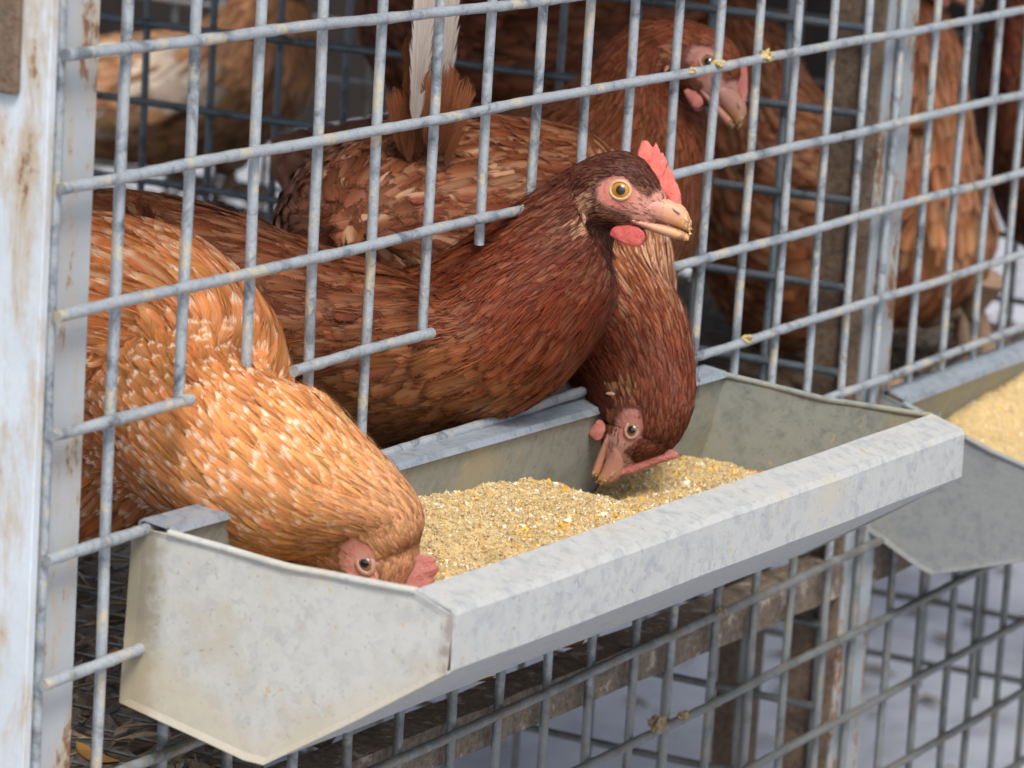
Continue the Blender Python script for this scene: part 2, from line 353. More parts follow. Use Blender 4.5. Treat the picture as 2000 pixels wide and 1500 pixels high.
def mat_beak(name, a, tip, skin, base):
    m, n, l, b = new_mat(name)
    at = n.new('ShaderNodeAttribute'); at.attribute_name = 'along'
    v = coords(n, l); t = noise(n, l, 330, 5, v, 0.6); t3 = noise(n, l, 800, 3, v)
    f = mth(n, l, 'ADD', at.outputs['Fac'], mth(n, l, 'MULTIPLY', mth(n, l, 'SUBTRACT', t.outputs[0], 0.5), 0.7))
    c = ramp(n, l, f, [(0.16, base), (0.36, skin), (0.5, (a[0] * 1.02, a[1] * 0.95, a[2] * 1.25)), (0.64, a), (0.76, tip), (0.9, a)])
    ar = n.new('ShaderNodeAttribute'); ar.attribute_name = 'rise'
    c = mixc(n, l, mth(n, l, 'MULTIPLY', sstep(n, l, -0.45, 0.35, ar.outputs['Fac']), mth(n, l, 'MULTIPLY', mth(n, l, 'SUBTRACT', 1.0, sstep(n, l, 0.5, 0.72, at.outputs['Fac'])), sstep(n, l, 0.25, 0.42, at.outputs['Fac']))), c, skin)
    c = mixc(n, l, mth(n, l, 'MULTIPLY', mth(n, l, 'SUBTRACT', 1.0, sstep(n, l, -1.0, -0.72, ar.outputs['Fac'])), 0.75), c, tip)
    c = mixc(n, l, mth(n, l, 'MULTIPLY', sstep(n, l, 0.55, 0.62, t3.outputs[0]), sstep(n, l, 0.5, 0.7, at.outputs['Fac'])), c, (0.6, 0.42, 0.17))
    l.new(c, b.inputs['Base Color']); b.inputs['Roughness'].default_value = 0.42
    bump(n, l, b, t.outputs[0], 0.3, 0.0005)
    return m
M_BEAK = mat_beak('beak_horn', (0.55, 0.28, 0.1), (0.22, 0.085, 0.075), (0.55, 0.28, 0.18), (0.47, 0.2, 0.16))
M_BEAK_DARK = mat_beak('beak_horn_dark', (0.38, 0.18, 0.08), (0.09, 0.04, 0.03), (0.38, 0.18, 0.13), (0.38, 0.18, 0.15))
def mat_eye(name, iris):
    m, n, l, b = new_mat(name)
    at = n.new('ShaderNodeAttribute'); at.attribute_name = 'rad'
    v = coords(n, l); t = noise(n, l, 700, 3, v)
    f = mth(n, l, 'ADD', at.outputs['Fac'], mth(n, l, 'MULTIPLY', mth(n, l, 'SUBTRACT', t.outputs[0], 0.5), 0.06))
    c = ramp(n, l, f, [(0.36, (0.006, 0.006, 0.008)), (0.42, tuple(x * 0.6 for x in iris)), (0.6, iris), (0.86, tuple(x * 0.75 for x in iris)), (0.95, (0.05, 0.025, 0.012))])
    l.new(c, b.inputs['Base Color']); b.inputs['Roughness'].default_value = 0.08
    b.inputs['Coat Weight'].default_value = 0.6; b.inputs['Coat Roughness'].default_value = 0.02
    return m
M_EYE = mat_eye('eye_amber', (0.48, 0.2, 0.015))
M_EYE_BROWN = mat_eye('eye_brown', (0.25, 0.12, 0.06))
M_LID = mat_simple('eyelid', (0.5, 0.35, 0.18), 0.5, nz=(700, (0.5, 0.33, 0.2), 0.0003))
M_LID_PINK = mat_simple('eyelid_pink', (0.42, 0.25, 0.19), 0.5, nz=(700, (0.34, 0.18, 0.14), 0.0003))
M_LEG = mat_simple('leg_scale', (0.42, 0.3, 0.2), 0.6, nz=(260, (0.28, 0.18, 0.12), 0.001))
def mat_feed():
    m, n, l, b = new_mat('feed')
    at = n.new('ShaderNodeAttribute'); at.attribute_name = 'fcol'
    v = coords(n, l); t = noise(n, l, 900, 4, v, 0.65)
    s = n.new('ShaderNodeVectorMath'); s.operation = 'SCALE'; l.new(at.outputs['Color'], s.inputs[0])
    l.new(mth(n, l, 'ADD', 0.6, mth(n, l, 'MULTIPLY', t.outputs[0], 0.8)), s.inputs[3])
    l.new(s.outputs[0], b.inputs['Base Color']); b.inputs['Roughness'].default_value = 0.8
    bump(n, l, b, t.outputs[0], 0.6, 0.0012)
    return m
M_FEED = mat_feed()

# ------------------------------------------------------------------ ground
g = MB(); N = 24; R = 160
gx = np.linspace(-R, R, N); gg = np.array([(x, y, -0.95) for y in gx for x in gx])
g.add(gg, grid_quads(N, N, False)); ground = g.build('ground', M_GROUND); ground['kind'] = 'structure'

rg = np.random.default_rng(9); mb = MB()
for q in range(2600):
    x, y = rg.uniform(0.3, 6), rg.uniform(-0.8, 3.3); an = rg.uniform(0, 6.28); L = rg.uniform(0.006, 0.035); w = rg.uniform(0.002, 0.008)
    c, s_ = math.cos(an), math.sin(an); z = -0.946
    mb.add([(x - c * L, y - s_ * L, z), (x + s_ * w, y - c * w, z + 0.004), (x + c * L, y + s_ * L, z), (x - s_ * w, y + c * w, z + 0.005)], [(0, 1, 2, 3)])
gs = mb.build('ground_straw', mat_rust('straw_ground', (0.06, 0.05, 0.04), (0.16, 0.13, 0.1), (0.4, 0.33, 0.22), 0.55)); tag(gs, 'loose straw and droppings scattered on the concrete', 'straw', kind='stuff')
wall = empty('backdrop_wall', (5.5, 3.45, -0.95)); tag(wall, 'dark board wall added as a backdrop far behind the cage', 'wall')  # made-up dark backdrop, set far off so sky light still enters the cage
for q, x in enumerate(np.arange(2.5, 9.0, 0.2)):
    bd = MB().box((x, 3.4 + 0.006 * (q % 2), -0.95), (x + 0.193, 3.44 + 0.006 * (q % 2), 0.35 + 0.01 * (q % 3))).build('board', M_BOARD, wall)

# ------------------------------------------------------------------ cage
cage = empty('wire_cage', (0.8, 0.5, -0.95))
tag(cage, 'galvanised wire mesh poultry cage with rusty white posts, holding the hens', 'cage')
WR = 0.0026
HZ = {1: (-0.0498, -0.0091), 2: (-0.1029, 0.0034), 3: (-0.1547, 0.0019), 4: (-0.2031, -0.0002), 5: (-0.2539, -0.0031)}
VX = {0: (0.0025, -0.004), 1: (0.0479, -0.0019), 2: (0.0993, 0.0033), 3: (0.1489, -0.0072), 4: (0.1986, -0.021), 5: (0.2496, -0.0136), 6: (0.3028, 0),
      7: (0.3516, -0.0078), 8: (0.4023, 0), 9: (0.4522, 0), 10: (0.5012, 0), 11: (0.5522, 0), 12: (0.602, 0.0134), 13: (0.6506, 0.0009),
      14: (0.6998, -0.005), 15: (0.7479, -0.0068), 16: (0.7943, -0.0179), 17: (0.8464, 0), 18: (0.8974, -0.0094), 19: (0.9471, -0.0121), 20: (0.9972, -0.0172)}
def hz(j, x):
    if j in HZ: return HZ[j][0] + HZ[j][1] * x
    return -0.0512 * j + (0.001 if j > 5 else 0.0)
def vx(i, z):
    if i in VX: return VX[i][0] + VX[i][1] * z
    return 0.0502 * i - 0.006
def wob(t, a, seed):
    return a * (np.sin(t * 21 + seed * 1.7) + 0.6 * np.sin(t * 47 + seed * 3.1))
panel = empty('front_panel', (0.8, 0, -0.35)); panel.parent = cage; panel.matrix_parent_inverse = Matrix.Translation(-cage.location)
panel['label'] = 'front mesh panel of the cage with feeding holes cut into it'
def add_in(name, V, Q, mat, parent, smooth=True):
    me = mesh_np(name, V, Q, smooth); o = bpy.data.objects.new(name, me); COL.objects.link(o); me.materials.append(mat)
    o.parent = parent; o.matrix_parent_inverse = Matrix.Translation(-parent.location)
    return o
XEND = 1.56
for j in range(-2, 15):
    spans = [(0.0, XEND)]
    if j == 4: spans = [(0.0, 0.1), (0.182, 0.3035), (0.5475, XEND)]
    for (a, b_) in spans:
        xs = np.linspace(a, b_, max(4, int((b_ - a) / 0.0035)))
        P = np.c_[xs, -0.0024 + wob(xs, 0.0003, j), [hz(j, x) for x in xs] + wob(xs, 0.0004, j + 5)]
        weld = np.exp(-((xs[:, None] - np.array([vx(i, hz(j, 0.3)) for i in range(31)])[None]) / 0.003) ** 2).max(1)     # swollen at every weld
        V, Q = tube(P, WR * (0.97 + 0.03 * np.sin(xs * 300 + j) + 0.09 * weld * (xs > 0.01) + 0.02 * np.sin(xs * 131 + 2 * j)), 12)
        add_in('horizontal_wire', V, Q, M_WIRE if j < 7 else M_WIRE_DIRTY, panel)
for i in range(0, 31):
    ztop, zbot = 0.1, -0.72
    spans = [(ztop, zbot)]
    if i == 2: spans = [(ztop, hz(4, 0.1) - 0.001), (hz(6, .1), zbot)]
    if i == 3: spans = [(ztop, -0.2), (hz(6, .1), zbot)]
    if i in (7, 8, 9, 10): spans = [(ztop, hz(3, .4) - 0.014), (hz(6, .1), zbot)]
    if i == 6: spans = [(ztop, hz(4, .3) - 0.002), (hz(6, .1), zbot)]
    for (a, b_) in spans:
        zs = np.linspace(a, b_, max(4, int((a - b_) / 0.02)))
        P = np.c_[[vx(i, z) for z in zs] + wob(zs, 0.00025, i), 0.0026 + wob(zs, 0.0002, i + 3), zs]
        V, Q = tube(P, WR * 0.93, 12)
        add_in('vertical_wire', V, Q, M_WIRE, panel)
def divider(x0, zref, ytop, label, ymax, mat, y0=0.0175, zlo=-0.72, zhi=0.06, step=0.05):
    e = empty('divider_panel', (x0, 0.4, -0.3)); e.parent = cage; e.matrix_parent_inverse = Matrix.Translation(-cage.location)
    e['label'] = label
    k = 0; z = zref
    zs = [z for z in np.arange(zref + 0.051 * 4, zlo, -0.051) if z < zhi]
    for q, z in enumerate(zs):
        ys = np.linspace(y0 - 0.004, ymax, 20)
        V, Q = tube(np.c_[np.full(20, x0 - 0.003), ys, z + wob(ys, 0.0004, q)], 0.0025, 8)
        add_in('horizontal_wire', V, Q, mat, e)
    for q, y in enumerate(np.arange(y0, ymax, step)):
        z2 = np.linspace(zhi, zlo, 14)
        V, Q = tube(np.c_[np.full(14, x0 + 0.002), y + wob(z2, 0.0004, q), z2], 0.0025, 8)
        add_in('vertical_wire', V, Q, mat, e)
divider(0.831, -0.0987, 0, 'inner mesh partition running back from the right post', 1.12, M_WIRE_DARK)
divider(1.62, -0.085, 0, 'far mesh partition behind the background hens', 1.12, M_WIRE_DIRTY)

def part(name, mb, mat, label=None, bevel=0.0):
    o = mb.build(name, mat, cage, bevel=bevel)
    if label: o['label'] = label
    return o
def angle_iron(name, x, y, lx, ly, zlo, zhi, matx, maty, label, th=0.003):
    """corner at (x,y); one leg along x, the other along y"""
    n = 60
    e = empty(name, (x, y, zlo)); e.parent = cage; e.matrix_parent_inverse = Matrix.Translation(-cage.location); e['label'] = label
    for nm, lo, hi, mt in (('front_leg', (x, y, zlo), (x + lx, y + th, zhi), matx), ('side_leg', (x, y + th * 1.02, zlo), (x + th, y + ly, zhi), maty)):
        b = MB().box(lo, hi); me = mesh_np(nm, np.vstack(b.V), np.vstack(b.Q), False)
        o = bpy.data.objects.new(nm, me); COL.objects.link(o); me.materials.append(mt); o.parent = e
        o.matrix_parent_inverse = Matrix.Translation(-e.location)
        md = o.modifiers.new('bevel', 'BEVEL'); md.width = 0.0008; md.segments = 2
    return e
angle_iron('corner_post', -0.006, 0.006, 0.0405, 0.05, -0.95, 0.12, M_PAINT_RUSTY, M_PAINT, 'near corner post, white paint flaking to rust')
# near side plate of the next frame butting against the corner post, with its rusty hinge plate
o = part('side_plate', MB().box((-0.0125, -0.0035, -0.95), (-0.0075, 0.06, 0.12)), M_PAINT, 'flat white painted plate on the near corner', 0.0006)
o = part('hinge_plate', MB().box((-0.0165, 0.0095, -0.066), (-0.0128, 0.046, 0.06)), M_RUST, 'rusty brown hinge plate at the top of the near corner', 0.0012)
angle_iron('middle_post', 0.8365, 0.006, 0.042, 0.036, -0.95, 0.12, M_PAINT_MID, M_RUST, 'rusty middle post with white edges beside the inner partition')
angle_iron('back_leg', 1.03, 0.155, 0.03, 0.02, -0.95, -0.42, M_RUST, M_RUST, 'dark rusty leg under the cage floor')
# floor rail under the mesh floor
xs = np.linspace(-0.0, XEND, 40)
mb = MB()
def ribbon(xs, f_in, prof):
    k = len(prof); V = np.array([[x, y, z + f_in(x)] for x in xs for (y, z) in prof]); return V, grid_quads(len(xs), k, True)
zr = lambda x: -0.022 * x + 0.0006 * math.sin(x * 60)
V, Q = ribbon(xs, zr, [(0.0085, -0.3995), (0.030, -0.3985), (0.030, -0.4005), (0.011, -0.4025), (0.011, -0.4205), (0.0085, -0.4205)])
part('floor_rail', mb.add(V, Q), M_RAIL, 'dirty brown angle rail along the front of the cage floor')
V, Q = ribbon(np.linspace(0, XEND, 8), lambda x: 0, [(0.09, -0.4025), (0.11, -0.4025), (0.11, -0.424), (0.09, -0.424)])
part('floor_beam', MB().add(V, Q), M_RUST)
# floor: litter trodden into a fine mesh
nx, ny = 150, 100
X, Yy = np.meshgrid(np.linspace(0.0, XEND, nx), np.linspace(0.034, 1.14, ny))
Zf = -0.4 + 0.006 * np.sin(X * 71 + 3 * np.sin(Yy * 40)) * np.sin(Yy * 83 + X * 20) + RNG.normal(0, 0.0028, X.shape)
lit = MB().add(np.c_[X.ravel(), Yy.ravel(), Zf.ravel()], grid_quads(ny, nx, False)).build('floor_litter', M_LITTER, cage, smooth=False); lit['kind'] = 'stuff'
rg = np.random.default_rng(5); mb = MB(); nd = 2600
for q in range(nd):
    x, y = rg.uniform(0.01, XEND), 0.03 + 0.9 * rg.random() ** 1.7; an = rg.uniform(0, 6.28); L = rg.uniform(0.004, 0.02); w = rg.uniform(0.0005, 0.004)
    c, s_ = math.cos(an), math.sin(an); z = -0.393 + rg.uniform(-0.003, 0.004); tz = rg.normal(0, 0.003)
    mb.add([(x - c * L, y - s_ * L, z - tz), (x + s_ * w, y - c * w, z + 0.001), (x + c * L, y + s_ * L, z + tz), (x - s_ * w, y + c * w, z + 0.0015)], [(0, 1, 2, 3)])
db = mb.build('floor_straw', mat_rust('straw', (0.1, 0.07, 0.045), (0.26, 0.2, 0.13), (0.5, 0.42, 0.3), 0.55), cage); db['kind'] = 'stuff'
mb = MB()
for y in np.arange(0.02, 1.14, 0.025):
    V, Q = tube([(0.0, y, -0.394), (XEND, y, -0.395 - 0.004)], 0.0009, 4, False); mb.add(V, Q)
for x in np.arange(0.01, XEND, 0.025):
    V, Q = tube([(x, 0.02, -0.396), (x, 1.14, -0.396)], 0.0009, 4, False); mb.add(V, Q)
fm = mb.build('floor_mesh', M_WIRE_DIRTY, cage); fm['kind'] = 'stuff'
part('back_board', MB().box((1.25, 1.15, -0.41), (2.3, 1.17, 0.14)), M_BOARD, 'dark board added across the far back to keep the cage dim')  # added to hold back light from the hens beyond the partition
part('shade_roof', MB().box((-0.03, -0.02, 0.125), (2.3, 0.68, 0.13)), M_ROOF, 'unseen sheet roof over the cage, cut to set the light inside')  # unseen; overhangs to darken the inside, stops short so sky lights the far hen
part('far_board', MB().box((2.3, 0.05, -0.41), (2.32, 1.17, 0.14)), M_BOARD)  # added board that keeps the far compartment dark

# ------------------------------------------------------------------ feed troughs
def build_trough(name, label, x0, x1, z_off, tilt, y_off, mats, wav=0.00018, seed=1):
    root = empty(name, ((x0 + x1) / 2, -0.06, z_off - 0.345)); tag(root, label, 'feed trough', 'galvanised feed troughs hung on the cage')
    Mend, Mlip, Min, Mfl = mats
    def dz(x): return z_off + tilt * (x - x0)
    xs = np.linspace(x0, x1, 46)
    def sheet(nm, prof, mat, th=0.0011, x_a=None, x_b=None, wv=wav):
        xx = xs if x_a is None else np.linspace(x_a, x_b, 46)
        prof = np.array(prof, float); d = np.gradient(prof, axis=0); nrm = np.c_[-d[:, 1], d[:, 0]]; nrm /= np.linalg.norm(nrm, axis=1)[:, None]
        loop = np.vstack([prof, (prof - nrm * th)[::-1]]); k = len(loop); h = k // 2
        mb = MB(); sec = []
        for q, x in enumerate(xx):
            w = wv * (math.sin(x * 23 + seed) + 0.5 * math.sin(x * 61 + seed * 2))
            sec.append(np.c_[np.full(k, x), loop[:, 0] + y_off + w, loop[:, 1] + dz(x) + w * 0.6])
        sec = np.array(sec)
        for a in range(k):          # every face strip keeps its own vertices: crisp folds, smooth along the length
            b3 = (a + 1) % k; mb.add(np.stack([sec[:, a], sec[:, b3]], 1).reshape(-1, 3), grid_quads(len(xx), 2, False))
        for e in (0, len(xx) - 1):
            mb.add(sec[e], [(a, a + 1, k - 2 - a, k - 1 - a) for a in range(h - 1)])
        me = mesh_np(nm, np.vstack(mb.V), np.vstack(mb.Q), True); return add(nm, me, mat, root)
    # back flange folded over the wire
    sheet('back_flange', [(0.0004, -0.2552), (-0.0002, -0.2516), (-0.0015, -0.2508), (-0.0142, -0.2524), (-0.0152, -0.2548)], Mfl, wv=wav * 0.5)
    sheet('back_wall', [(-0.0135, -0.2515), (-0.008, -0.28), (0.005, -0.331)], Min)
    sheet('base', [(0.005, -0.3312), (-0.030, -0.3385), (-0.058, -0.3442), (-0.066, -0.3435)], Min)
    sheet('front_slope', [(-0.066, -0.3436), (-0.109, -0.3155), (-0.1508, -0.2885)], Mlip)
    sheet('front_lip', [(-0.1508, -0.2886), (-0.1532, -0.2865), (-0.1528, -0.264), (-0.1508, -0.2612), (-0.134, -0.2561), (-0.1335, -0.2578)], Mlip, x_a=x0 - 0.0012, x_b=x1 + 0.0012)
    # end panels: pentagon plates with a folded top rim
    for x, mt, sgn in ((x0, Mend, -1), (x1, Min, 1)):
        poly = np.array([(0.0035, -0.2535), (0.0065, -0.331), (-0.03, -0.3382), (-0.0565, -0.3436), (-0.0665, -0.3438), (-0.108, -0.3172), (-0.1505, -0.2885), (-0.1518, -0.2635), (-0.135, -0.2572), (-0.075, -0.2582), (-0.0148, -0.2538)])
        n = len(poly); c = poly.mean(0)
        bm = bmesh.new()
        rings = []
        for sx, shrink in ((0.0, 1.0), (sgn * 0.0013, 1.0)):
            rings.append([bm.verts.new((x + sx * 1.0, p[0] + y_off, p[1] + dz(x))) for p in (c + (poly - c) * shrink)])
        # inner relief: rim stands slightly proud of the dished plate
        inner = [bm.verts.new((x + sgn * 0.0004, *((c + (p - c) * 0.93) + np.array([y_off, dz(x)])))) for p in poly]
        for a in range(n):
            b2 = (a + 1) % n
            bm.faces.new((rings[0][a], rings[0][b2], rings[1][b2], rings[1][a]))
            bm.faces.new((rings[1][a], rings[1][b2], inner[b2], inner[a]))
        bm.faces.new(inner); bm.faces.new(rings[0][::-1])
        bmesh.ops.recalc_face_normals(bm, faces=bm.faces)
        me = bpy.data.meshes.new('end_panel'); bm.to_mesh(me); bm.free()
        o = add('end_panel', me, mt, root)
        md = o.modifiers.new('bevel', 'BEVEL'); md.width = 0.0006; md.segments = 2
        # folded rim along the top of the plate
        yy = np.linspace(-0.0148, -0.134, 24); zz = np.interp(-yy, [0.0148, 0.075, 0.135], [-0.2535, -0.2578, -0.257])
        V, Q = tube(np.c_[np.full(24, x + sgn * 0.0005) + 0.0003 * np.sin(yy * 120), yy + y_off, zz + dz(x)], 0.0017, 8)
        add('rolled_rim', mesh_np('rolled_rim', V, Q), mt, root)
    return root
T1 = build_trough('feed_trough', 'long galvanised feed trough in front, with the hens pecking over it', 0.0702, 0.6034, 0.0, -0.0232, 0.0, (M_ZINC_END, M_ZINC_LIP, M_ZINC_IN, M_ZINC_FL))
T2 = build_trough('feed_trough', 'darker feed trough at the right edge, hung lower beyond the middle post', 0.868, 1.42, -0.066, 0.0, 0.004, (M_ZINC_B, M_ZINC_B, M_ZINC_IN, M_ZINC_FL), 0.0004, 5)

TILT = math.radians(15); PIV = np.array([0.004, -0.3176])
def swing(y, z):
    y, z = np.asarray(y, float) - PIV[0], np.asarray(z, float) - PIV[1]
    return PIV[0] + y * math.cos(TILT) - z * math.sin(TILT), PIV[1] + y * math.sin(TILT) + z * math.cos(TILT)
_y, _z = swing(T2.location.y, T2.location.z); T2.location.y, T2.location.z = float(_y), float(_z); T2.rotation_euler.x = TILT
F2Y, F2Z = swing(np.array([-0.1508, -0.066, 0.0]) + 0.004, np.array([-0.287, -0.342, -0.33]) - 0.066)
def build_feed(name, label, x0, x1, floor_z, zfun, y0, y1, ngrain, seed):
    rng = np.random.default_rng(seed)
    nx, ny = 260, 70
    X, Yv = np.meshgrid(np.linspace(x0, x1, nx), np.linspace(y0, y1, ny))
    def hnoise(x, y):
        r = 0
        for k, (a, fx, fy, p) in enumerate([(0.0024, 37, 52, .3), (0.0018, 83, 71, 1.7), (0.0011, 170, 190, 2.2), (0.0008, 340, 310, .9)]):
            r = r + a * np.sin(fx * x + p + 1.3 * np.sin(fy * y * 0.6)) * np.cos(fy * y + 2 * p + 1.1 * np.sin(fx * x * 0.7))
        return r
    H = lambda x, y: np.maximum(zfun(x, y) + hnoise(x, y), floor_z(x, y))
    Z = H(X, Yv) + rng.normal(0, 0.0003, X.shape)
    base = np.array([0.5, 0.37, 0.18])
    colr = base * (0.85 + 0.3 * rng.random((X.size, 1)))
    V = np.c_[X.ravel(), Yv.ravel(), Z.ravel()]
    root = add(name, mesh_np(name, V, grid_quads(ny, nx, False), True, {'fcol': ('FLOAT_COLOR', colr)}), M_FEED)
    tag(root, label, 'feed')
    # crumbs and cracked grains lying on the mash
    gx = rng.uniform(x0, x1, ngrain); gy = rng.uniform(y0, y1, ngrain); gz = H(gx, gy)
    octa = np.array([(1, 0, 0), (-1, 0, 0), (0, 1, 0), (0, -1, 0), (0, 0, 1), (0, 0, -1)], float)
    tri = np.array([(0, 2, 4), (2, 1, 4), (1, 3, 4), (3, 0, 4), (2, 0, 5), (1, 2, 5), (3, 1, 5), (0, 3, 5)])
    sc = np.exp(rng.normal(-7.75, 0.4, ngrain))[:, None] * rng.uniform(0.55, 1.4, (ngrain, 3))
    sc = np.minimum(sc, 0.0021)
    ang = rng.uniform(0, 6.28, (ngrain, 3))
    ca, sa = np.cos(ang), np.sin(ang)
    P = octa[None] * sc[:, None] * (1 + 0.35 * rng.normal(size=(ngrain, 6, 1)))
    for ax, (i, j) in enumerate(((0, 1), (1, 2), (0, 2))):
        a, b2 = P[..., i].copy(), P[..., j].copy()
        P[..., i] = ca[:, ax, None] * a - sa[:, ax, None] * b2; P[..., j] = sa[:, ax, None] * a + ca[:, ax, None] * b2
    P += np.stack([gx, gy, gz + 0.0002], 1)[:, None]
    kinds = np.array([(0.5, 0.375, 0.19), (0.6, 0.48, 0.28), (0.43, 0.31, 0.15), (0.66, 0.34, 0.03), (0.72, 0.66, 0.52), (0.3, 0.2, 0.1), (0.7, 0.42, 0.07)])
    pick = rng.choice(len(kinds), ngrain, p=[.41, .3, .18, .016, .032, .045, .017])
    big = np.isin(pick, (3, 4, 6)); P[big] = P[big] + (P[big] - P[big].mean(1, keepdims=True)) * 0.7
    gc = np.repeat(kinds[pick] * rng.uniform(0.8, 1.2, (ngrain, 1)), 6, 0)
    T = (tri[None] + (np.arange(ngrain) * 6)[:, None, None]).reshape(-1, 3)
    o = add('grain_crumbs', mesh_np('grain_crumbs', P.reshape(-1, 3), T, False, {'fcol': ('FLOAT_COLOR', gc)}), M_FEED, root); o['kind'] = 'stuff'
    return root
def z1(x, y):
    t = np.interp(x, [0.07, 0.12, 0.29, 0.33, 0.40, 0.45, 0.47, 0.52, 0.6], [-0.262, -0.265, -0.277, -0.2815, -0.2905, -0.302, -0.303, -0.301, -0.3145])
    dip = 0.010 * np.exp(-((x - 0.455) / 0.02) ** 2 - ((y + 0.012) / 0.02) ** 2)
    t = t - 0.034 * np.clip((0.24 - x) / 0.1, 0, 1) * np.clip((y + 0.128) / 0.03, 0, 1)
    return t + 0.05 * (y + 0.01) * np.clip((x - .3) * 3, 0, 1) - dip
build_feed('poultry_feed', 'yellow ground grain feed filling the front trough', 0.0725, 0.6015, lambda x, y: np.interp(-y, [0, 0.066, 0.1508], [-0.33, -0.342, -0.287]) - 0.0232 * (x - 0.0702) + 0.0015, z1, -0.138, -0.006, 70000, 3)
def z2(x, y): return -0.372 + 0.03 * np.clip((x - 0.9) * 5, 0, 1.3) - 0.35 * (-y - 0.03)
build_feed('poultry_feed', 'paler heap of feed in the right edge trough', 0.875, 1.41, lambda x, y: np.interp(y, F2Y, F2Z) + 0.0015, z2, -0.12, 0.006, 12000, 4)

# ------------------------------------------------------------------ hens
def hermite(t, K, A):
    """Catmull-Rom through keys K at t"""
    K = np.asarray(K, float); A = np.asarray(A, float)
    one = A.ndim == 1
    if one: A = A[:, None]
    m = np.zeros_like(A)
    m[1:-1] = (A[2:] - A[:-2]) / (K[2:] - K[:-2])[:, None]
    m[0] = (A[1] - A[0]) / (K[1] - K[0]); m[-1] = (A[-1] - A[-2]) / (K[-1] - K[-2])
    i = np.clip(np.searchsorted(K, t, 'right') - 1, 0, len(K) - 2)
    h = (K[i + 1] - K[i])[:, None]; s = ((t - K[i])[:, None]) / h
    r = (2 * s**3 - 3 * s**2 + 1) * A[i] + (s**3 - 2 * s**2 + s) * h * m[i] + (-2 * s**3 + 3 * s**2) * A[i + 1] + (s**3 - s**2) * h * m[i + 1]
    return r[:, 0] if one else r
def poly_sdf(P, poly):
    """signed distance to polygon, negative inside"""
    P = np.asarray(P, float); poly = np.asarray(poly, float)
    d = np.full(len(P), 1e9); ins = np.zeros(len(P), bool)
    for a, b_ in zip(poly, np.roll(poly, -1, 0)):
        e = b_ - a; w = P - a; t = np.clip((w @ e) / (e @ e), 0, 1)
        d = np.minimum(d, np.linalg.norm(w - t[:, None] * e, axis=1))
        c = ((a[1] <= P[:, 1]) & (b_[1] > P[:, 1])) | ((b_[1] <= P[:, 1]) & (a[1] > P[:, 1]))
        xs = a[0] + (P[:, 1] - a[1]) / (e[1] if abs(e[1]) > 1e-9 else 1e-9) * e[0]
        ins ^= c & (P[:, 0] < xs)
    return np.where(ins, -d, d)
def smooth01(x): x = np.clip(x, 0, 1); return x * x * (3 - 2 * x)
HEAD = [(24, -1.0, -9, 2.2), (19.5, 4.2, -12, 4.6), (13.5, 10.2, -15, 8.4), (6.5, 15.6, -16.8, 11.6), (-1, 17.3, -17.5, 13), (-8.5, 15.8, -19, 13.6), (-16.5, 12, -22, 14.4)]
FACE = [(-5.6, 4.8), (-10.5, -.2), (-9.2, -6.3), (-3.7, -9.3), (7.2, -10.2), (8.6, -13.6), (20, -13), (30, -4), (27, 8), (20, 8.5), (16, 4), (13.2, -.6), (6.8, 3.0), (2.1, 6.0)]
EAR = [(-21, -5), (-14.5, -3.2), (-10.5, -4.5), (-9.5, -10), (-8.8, -17), (-12, -23), (-16.5, -17)]

def add_feathers(root, name, data, mat=M_FEATHER):
    """data: list of dict arrays already evaluated; joins them into one mesh"""
    V = np.vstack([d[0] for d in data]); 
    off = 0; Qs = []
    for d in data: Qs.append(d[1] + off); off += len(d[0])
    me = mesh_np(name, V, np.vstack(Qs), True, {'fcol': ('FLOAT_COLOR', np.vstack([d[2] for d in data])), 'fpat': ('FLOAT_COLOR', np.vstack([d[3] for d in data])), 'fuv': ('FLOAT_VECTOR', np.vstack([d[4] for d in data])), 'bnorm': ('FLOAT_VECTOR', np.vstack([d[5] for d in data]))})
    o = add(name, me, mat, root); o['kind'] = 'stuff'
    return o
def feather_verts(C, Nn, S, W, vs, us, prof, arch):
    """C,Nn,S: (n,K,3) centre line, normal, side; W (n,)"""
    n, K = C.shape[:2]
    pos = C[:, :, None] + S[:, :, None] * (W[:, None, None] * prof[None, :, None] * us[None, None, :])[..., None] - Nn[:, :, None] * (arch * W[:, None, None] * prof[None, :, None] * us[None, None, :]**2)[..., None]
    m = len(us)
    q = grid_quads(K, m, False)
    Q = (q[None] + (np.arange(n) * K * m)[:, None, None]).reshape(-1, 4)
    return pos.reshape(-1, 3), Q

